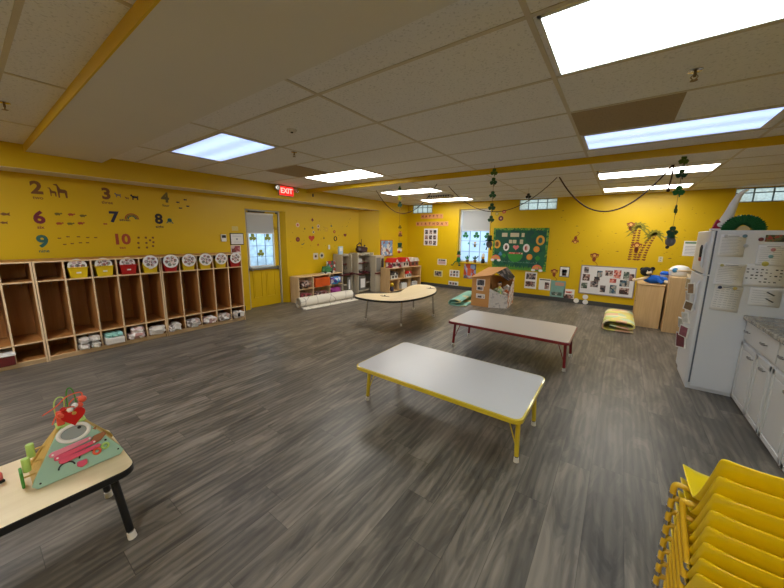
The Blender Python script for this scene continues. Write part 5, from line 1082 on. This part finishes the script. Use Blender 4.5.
for (x, z) in ((-.57, -.30), (.47, -.50)):
    o = MB()
    for i, r_ in enumerate((.12, .085, .05)):
        q = [(x+r_*math.cos(PI*k/12), z+r_*math.sin(PI*k/12)) for k in range(13)]; o.prism(q, -.026-.001*i, -.020, 'xz', i)
    for s_ in (-1, 1): o.prism(circle(x+s_*.085, z-.02, .05, 12, .032), -.030, -.020, 'xz', 3)
    o.obj('rainbow_cutout', [mat('coral_card', (224, 120, 90), .6), gold, mat('pinky_card', (210, 130, 130), .6), M_PAPER], t)
# papers right of the board
sheet('photo_sheet', 'tall white sheet with two photo rows below the notice board', 'paper', -1.90, -1.62, .24, .66, M_PAPER, [(.1, .9, .56, .92, PH[0], 'photo_row'), (.08, .88, .12, .44, PH[1], 'photo_row')])
sheet('photo_sheet', 'white sheet with a dark header between the photo rows and the teal sheet', 'paper', -1.56, -1.30, .24, .52, M_PAPER, [(.05, .95, .86, .95, M_INKD, 'header'), (.52, .9, .1, .7, PH[1], 'photo')])
sheet('poster', 'teal bumpy-edged poster low on the back wall', 'poster', -1.29, -.97, .10, .50, mat('teal_poster', (120, 160, 150), .7, var=.15, scale=20), [(.3, .9, .7, .9, mat('peach_blot', (190, 140, 120), .6), 'peach_shape'), (.1, .8, .1, .3, PH[4], 'photo_row')])
sheet('photo_sheet', 'small white sheet with a reddish photo overlapping the teal poster', 'paper', -1.00, -.77, .07, .32, M_PAPER, [(.06, .94, .05, .5, PH[1], 'photo'), (.2, .8, .62, .8, PH[3], 'caption')])
sheet('picture_card', 'small framed white card with a dark round-headed figure', 'picture', -1.13, -.92, .60, .85, M_INKD, [(.06, .94, .06, .94, M_PAPER, 'card'), (.25, .75, .42, .72, M_BLACK, 'dark_shape'), (.3, .7, .12, .4, mat('orange_figure', (196, 90, 40)), 'orange_shape')])
# whiteboard
t = on_back('whiteboard', 'whiteboard covered with small photos, low on the back wall', 'whiteboard', -.18, .585)
M_WB = mat('whiteboard_enamel', (222, 220, 220), .3)
MB().box(-.50, .50, -.012, 0, -.32, .32).obj('board', M_WB, t)
f = MB().box(-.51, .51, -.018, 0, .31, .33).box(-.51, .51, -.018, 0, -.33, -.31).box(-.51, -.49, -.018, 0, -.32, .32).box(.49, .51, -.018, 0, -.32, .32).obj('board_frame', mat('frame_grey', (150, 140, 146), .4, metal=.4), t, bevel=.004)
for k, (x, z, w_, h_) in enumerate(((-.40, .22, .09, .13), (-.14, .15, .10, .14), (.03, .18, .14, .12), (.185, .17, .13, .18), (.345, .15, .10, .17), (.47-.03, .12, .085, .15), (-.39, .05, .14, .15), (-.18, .03, .11, .10), (-.41, -.14, .12, .13), (-.22, -.09, .15, .14), (.12, .02, .12, .09), (.33, -.02, .17, .14), (-.05, -.18, .10, .15), (.14, -.17, .12, .19), (.34, -.19, .17, .14))):
    MB().box(x-w_/2, x+w_/2, -.0135, -.011, z-h_/2, z+h_/2).obj('photo', PH[[0, 2, 1, 3, 4, 1, 1, 0, 4, 0, 3, 2, 0, 2, 1][k]], t)
for k, (x, z) in enumerate(((-.715, .05), (-.54, .16), (-.53, .04))):
    tag(MB().lathe([(.055, 0), (.055, -.006), (.02, -.007)], axis='y').obj('paper_plate', M_PAPER, None, (x, YB-.014, z+.02)), ['leftmost', 'upper', 'lower right'][k]+' of three small white discs below the whiteboard', 'disc', 'white discs below the whiteboard')
# sign, outlet, round stickers
sheet('notice_sheet', 'white notice with a green header beside the refrigerator', 'notice', 1.00, 1.33, 1.21, 1.50, M_PAPER, [(.05, .95, .82, .93, mat('header_green', (90, 130, 90), .6), 'header')]+[(.08, .8+.02*k, .12+.1*k, .15+.1*k, M_INK, 'text_line') for k in range(6)])
t = on_back('wall_outlet', 'small beige wall outlet above the plush toy', 'outlet', .685, 1.12); MB().box(-.035, .035, -.006, 0, -.055, .055).obj('outlet_plate', mat('beige_plate', (206, 196, 160), .5), t, bevel=.003); MB().box(-.012, .012, -.008, -.005, .01, .035).box(-.012, .012, -.008, -.005, -.035, -.01).obj('socket', M_INK, t)
for k, (x, z, r_, c, lab) in enumerate(((-2.62, 2.0, .065, (96, 40, 60), 'dark maroon round sticker above the notice board'), (-2.55, 2.17, .05, (200, 90, 50), 'red heart sticker above the notice board'), (-2.73, 2.12, .05, (170, 160, 40), 'olive round sticker above the notice board'))):
    t = on_back('wall_sticker', lab, 'wall sticker', x, z); MB().prism(circle(0, 0, r_, 14), -.002, 0, 'xz').obj('sticker', mat('stk_%d_%d_%d' % c, c, .6), t); MB().prism(circle(0, 0, r_*.4, 8), -.003, -.0015, 'xz').obj('inner_mark', mat('stk_lightmark', (210, 170, 120), .6), t)
# palm trees and monkeys
M_FROND = mat('frond_olive', (126, 120, 20), .6, var=.3); M_TRUNK = mat('trunk_brown', (120, 62, 20), .6); M_MONK = mat('monkey_brown', (136, 60, 24), .6); M_FACE = mat('monkey_face', (214, 160, 80), .6)
def palm(lab, x, z0, z1, lean, R):
    t = on_back('palm_sticker', lab, 'wall sticker', x, z0, 'palm tree stickers'); H_ = z1-z0
    tr = MB(); rnd = random.Random(int(x*100))
    n = int(H_/.05)
    for k in range(n):
        cx = lean*(k/n)**1.5; w_ = .062-.02*k/n; z = k*.05
        for s_ in (-1, 1): tr.prism([(cx+s_*w_, z), (cx+s_*(w_+.018), z+.036), (cx+s_*w_*.45, z+.042), (cx+s_*w_*.1, z+.02+.01*(k % 2))], -.002, 0, 'xz')
    tr.obj('trunk', M_TRUNK, t)
    fr = MB()
    for k in range(10):
        a = -.5+ (PI+1.0)*k/9; dx, dz = math.cos(a), math.sin(a); px, pz = -dz, dx; c0 = (lean, H_)
        pts = []; m_ = 7
        for i in range(m_+1): u_ = i/m_; rr = R*u_; pts.append((c0[0]+dx*rr+px*.0, c0[1]+dz*rr-.5*R*u_*u_))
        up = [(p[0]+px*.055*math.sin(PI*min(1, i/m_+.08))*(1 if i % 2 else .4), p[1]+pz*.055*math.sin(PI*min(1, i/m_+.08))*(1 if i % 2 else .4)) for i, p in enumerate(pts)]
        for i in range(m_): fr.add([(pts[i][0], -.002, pts[i][1]), (pts[i+1][0], -.002, pts[i+1][1]), (up[i+1][0], -.002, up[i+1][1]), (up[i][0], -.002, up[i][1])], [(0,1,2,3)])
    o = fr.obj('fronds', M_FROND, t, smooth=False); sd = o.modifiers.new('s', 'SOLIDIFY'); sd.thickness = .001
palm('taller palm tree sticker on the back wall', .22, 1.07, 1.76, .03, .24); palm('shorter palm tree sticker leaning right of the taller one', .37, 1.07, 1.62, .16, .20)
def monkey(lab, x, z, s, up=True):
    t = on_back('monkey_sticker', lab, 'wall sticker', x, z, 'monkey stickers'); f = 1 if up else -1
    MB().prism(circle(0, 0, .045*s, 14), -.003, 0, 'xz').obj('head', M_MONK, t); MB().prism(circle(0, -.008*s, .028*s, 12), -.004, -.0025, 'xz').obj('face', M_FACE, t)
    MB().prism(circle(-.05*s, .01*s, .016*s, 8), -.0022, 0, 'xz').obj('ear', M_MONK, t); MB().prism(circle(.05*s, .01*s, .016*s, 8), -.0022, 0, 'xz').obj('ear', M_MONK, t)
    MB().prism(circle(0, -.085*s*f, .032*s, 12, .045*s), -.002, 0, 'xz').obj('body', M_MONK, t)
    MB().tube(catmull2([(0, -.002, -.12*s*f), (.05*s, -.002, -.16*s*f), (.06*s, -.002, -.20*s*f), (.02*s, -.002, -.22*s*f)]), .005, 5).obj('tail', M_MONK, t)
    for q in (-1, 1): MB().tube([(q*.02*s, -.002, -.06*s*f), (q*.06*s, -.002, -.03*s*f), (q*.07*s, -.002, .02*s*f)], .006*s, 5).obj('arm', M_MONK, t)
monkey('monkey sticker hanging upside down left of the others', -.87, 1.44, 1.0, False); monkey('monkey sticker just above the whiteboard', -.46, 1.15, 1.15); monkey('monkey sticker high in the taller palm crown', .12, 1.83, 1.0); monkey('monkey sticker climbing between the palm trunks', .27, 1.40, 1.2); monkey('small red-brown monkey sticker left of the framed card', -1.24, .73, 1.1)
rnd = random.Random(21)
for k in range(60):
    x, z = rnd.uniform(-1.3, 1.3), rnd.uniform(1.0, 2.15)
    if abs(x-.25) < .3 and z < 2.0: continue
    s_ = rnd.uniform(.5, 1.3) if k < 14 else .45
    decal([(-.03, -.004), (.0, .010), (.03, .004), (.004, -.006)], 'tiny brown leaf sticker scattered on the back wall', 'wall sticker', x, z, 'brown' if k % 3 else 'olive', s_, nm='leaf_sticker', g='tiny leaf stickers on the back wall', back=True)
# ------------------------------------------------------------------ window decorations
for k, (x, z, r_, lab) in enumerate(((-3.62, 1.56, .10, 'left'), (-3.30, 1.56, .105, 'middle'), (-2.99, 1.55, .10, 'right'))):
    tag(shamrock_mesh(MB(), 0, 0, r_, -.004, 0).obj('shamrock_cutout', M_GREEN, None, (x, YB+.118, z)), '%s of the three large shamrocks on the back window' % lab, 'decoration', 'large shamrocks on the back window')
for k, (x, z) in enumerate(((-3.52, 1.33), (-3.06, 1.32))): tag(shamrock_mesh(MB(), 0, 0, .035, -.004, 0).obj('shamrock_cutout', mat('teal_card', (60, 150, 130), .6), None, (x, YB+.118, z)), ['left', 'right'][k]+' small teal shamrock on the back window', 'decoration', 'small shamrocks on the back window')
t = thing('rainbow_figure', 'tan gnome cut-out with spread arms in the middle of the back window', 'decoration', (-3.33, YB+.118, 1.30)); MB().prism(circle(0, -.03, .035, 10, .05), -.004, 0, 'xz').obj('body', SM('olive'), t); MB().prism(circle(0, .05, .03, 10), -.004, 0, 'xz').obj('head', M_FACE, t); MB().prism([(-.12, .03), (0, -.02), (.12, .03), (0, .0)], -.004, 0, 'xz').obj('arms', SM('olive'), t)
def sill_gnome(nm, lab, x, hat, face, body, legs=True, s=1):
    t = thing(nm, lab, 'decoration', (x, YB-.02 if legs else YB+.03, .80)); MB().lathe([(.04*s, 0), (.05*s, .05*s), (.03*s, .11*s)]).obj('body', body, t); MB().ball((0, -.01, .14*s), .042*s).obj('head', face, t); MB().lathe([(.05*s, .165*s), (.05*s, .175*s), (.036*s, .18*s), (.032*s, .24*s), (.0, .245*s)]).obj('hat', hat, t)
    if legs:
        for q, a in ((-1, -.16), (1, .06)): l = MB().tube([(q*.02, -.03, .03), (q*.03+a*.3, -.075, .0), (q*.03+a*.6, -.09, -.08)], .014, 8).obj('leg', body, t); MB().ball((q*.03+a*.75, -.10, -.095), .028, (1.5, .8, .6)).obj('boot', M_BLACK, l)
sill_gnome('leprechaun_doll', 'green leprechaun doll with dangling legs at the left of the window sill', -3.74, M_DGREEN, mat('doll_face', (224, 150, 110), .6), M_GREEN, s=1.25)
for k, (x, lab, m_) in enumerate(((-3.50, 'dark green cactus figure on the window sill', M_GREEN), (-3.27, 'dark plant figure with a leaf arm on the window sill', M_DGREEN))):
    t = thing('sill_figure', lab, 'decoration', (x, YB+.03, .80), group='small figures on the window sill'); MB().lathe([(.035, 0), (.045, .07), (.04, .075)]).obj('pot', mat('pot_brown', (110, 80, 50), .6), t); MB().ball((0, 0, .13), .035, (.8, .8, 1.8)).obj('stem', m_, t); MB().tube([(0, 0, .10), (.05, 0, .14), (.06+.03*k, 0, .19)], .014, 8).obj('arm', m_, t); MB().tube([(0, 0, .09), (-.05, 0, .12), (-.06, 0, .16)], .014, 8).obj('arm', m_, t)
sill_gnome('gnome_doll', 'white and black gnome at the right end of the window sill', -3.04, M_PAPER, M_FACE, M_BLACK, False, 1.1)
# ------------------------------------------------------------------ garlands
M_CORD = mat('dark_twine', (56, 26, 24), .8); M_CORD2 = mat('light_twine', (120, 90, 50), .8)
def garland(lab, a, b, sag, r_, m_, nm='swag_garland'):
    pts = []
    for i in range(29):
        u_ = i/28; pts.append((a[0]+(b[0]-a[0])*u_, a[1]+(b[1]-a[1])*u_, a[2]+(b[2]-a[2])*u_-sag*(1-(2*u_-1)**2)))
    return tag(MB().tube(pts, r_, 6).obj(nm, m_, None), lab, 'garland', 'swagged garlands under the ceiling')
garland('leftmost swagged garland in front of the birthday banners', (-4.35, 5.35, ZC-.002), (-2.84, 5.25, ZC-.002), .50, .007, M_CORD)
garland('middle thin garland in front of the back window', (-2.78, 5.6, ZC-.002), (-.93, 5.64, ZC-.002), .50, .006, M_CORD)
garland('rightmost thick swagged garland above the whiteboard', (-.90, 5.64, ZC-.002), (.42, 5.48, ZC-.002), .55, .010, M_CORD)
tag(MB().tube([(.43, 5.46, ZC-.002), (.425, 5.42, 2.30), (.41, 5.40, 2.16)], .009, 6).ball((.41, 5.40, 2.14), .02).obj('garland_tail', M_CORD, None), 'short hanging end of the thick garland at its right hook', 'garland')
def hang(lab_, x, y, items, z1, cord=M_CORD2):
    tag(MB().tube([(x, y, ZC-.001), (x, y, z1)], .0025, 5).obj('hanging_string', cord, None), 'thin string holding the '+lab_, 'string')
    for k, (dx, z, r_, m_, rr, lb_) in enumerate(items):
        tag(shamrock_mesh(MB(), 0, 0, r_, -.004, .004).obj('hanging_shamrock', m_, None, (x+dx, y-.006, z), rz=rr), lb_, 'decoration', 'shamrocks on the '+lab_)
ordn = ['topmost', 'second', 'third', 'fourth', 'fifth', 'sixth']
hang('shamrock string left of the notice board', -1.475, 4.3, [(0, 2.37, .055, mat('olive_green_card', (70, 100, 20), .6), .5, 'topmost shamrock on the string left of the notice board, against the header'), (0, 2.25, .058, M_DGREEN, 0, 'second shamrock on the string left of the notice board'), (0, 2.08, .055, mat('mid_green_card', (40, 90, 50), .6), .6, 'third shamrock on the string left of the notice board'), (0, 1.92, .058, M_DGREEN, .2, 'fourth shamrock on the string left of the notice board'), (0, 1.76, .052, mat('mid_green_card', (40, 90, 50)), .4, 'lowest shamrock on the string left of the notice board')], 1.40)
t = thing('hanging_gnome', 'grey and green gnome hanging at the bottom of the string left of the board', 'decoration', (-1.48, 4.3, 1.42)); MB().ball((0, 0, 0), .045, (1, .5, 1.1)).obj('body', mat('grey_felt', (110, 110, 116), .8), t); MB().lathe([(.06, .045), (.05, .055), (.035, .06), (.03, .12), (.0, .125)]).obj('hat', M_DGREEN, t); MB().tube([(-.03, 0, -.04), (-.04, 0, -.08)], .008, 6).obj('leg', M_BLACK, t); MB().tube([(.02, 0, -.04), (.03, 0, -.08)], .008, 6).obj('leg', M_BLACK, t)
hang('shamrock string in front of the palm trees', .475, 5.0, [(0, 2.42, .06, mat('olive_green_card', (70, 100, 20)), .4, 'topmost shamrock on the string by the thick garland hook'), (0, 2.27, .062, M_DGREEN, 0, 'second shamrock on the string, against the ceiling light'), (0, 2.08, .07, M_GREEN, .3, 'large green shamrock in the middle of the right string'), (0, 1.87, .06, M_DGREEN, 1.2, 'shamrock seen nearly edge-on below the middle of the right string'), (0, 1.62, .065, M_DGREEN, .1, 'lowest dark shamrock on the right string above the gnome')], 1.50)
t = thing('hanging_gnome', 'grey gnome hanging at the bottom of the string before the palm trees', 'decoration', (.472, 5.0, 1.50)); MB().ball((0, 0, 0), .055, (.9, .5, 1.1)).obj('body', mat('grey_felt', (110, 110, 116)), t); MB().lathe([(.065, .045), (.05, .055), (.035, .06), (.03, .11), (.0, .115)]).obj('hat', M_DGREEN, t); MB().ball((-.02, -.01, -.07), .02).obj('foot', M_BLACK, t)
hang('string in front of the rear left wall', -3.49, 5.0, [(0, 2.40, .04, mat('mid_green_card', (40, 90, 50)), 0, 'small dark shamrock at the light end of the leftmost string'), (0, 2.22, .055, mat('yellow_card', (190, 190, 30), .6), 0, 'yellow-green shamrock on the leftmost string'), (.01, 2.10, .06, M_DGREEN, 0, 'dark shamrock where the leftmost garland dips'), (.02, 1.68, .04, SM('olive'), .8, 'small olive shamrock edge-on on the leftmost string'), (.03, 1.53, .045, SM('brown'), .5, 'small brown shamrock on the leftmost string')], 1.40)
t = thing('hanging_gnome', 'white gnome with a green hat hanging over the toy houses', 'decoration', (-3.47, 5.0, 1.24)); MB().ball((0, 0, 0), .05, (1, .6, .9)).obj('body', M_PAPER, t); MB().lathe([(.055, .05), (.05, .06), (.035, .065), (.045, .14), (.0, .145)]).obj('hat', M_DGREEN, t); MB().ball((0, -.02, -.03), .03).obj('beard', mat('rust_felt', (170, 80, 50), .8), t)
tag(shamrock_mesh(MB(), 0, 0, .06, -.004, .004).obj('hanging_shamrock', M_BLACK, None, (-1.54, 6.5, 2.30), rz=0), 'dark shamrock hanging in front of the middle glass block window', 'decoration')
tag(MB().tube([(-1.54, 6.5, ZC-.001), (-1.54, 6.5, 2.33)], .002, 5).obj('hanging_string', M_CORD2, None), 'short string holding the shamrock before the middle glass block window', 'string')
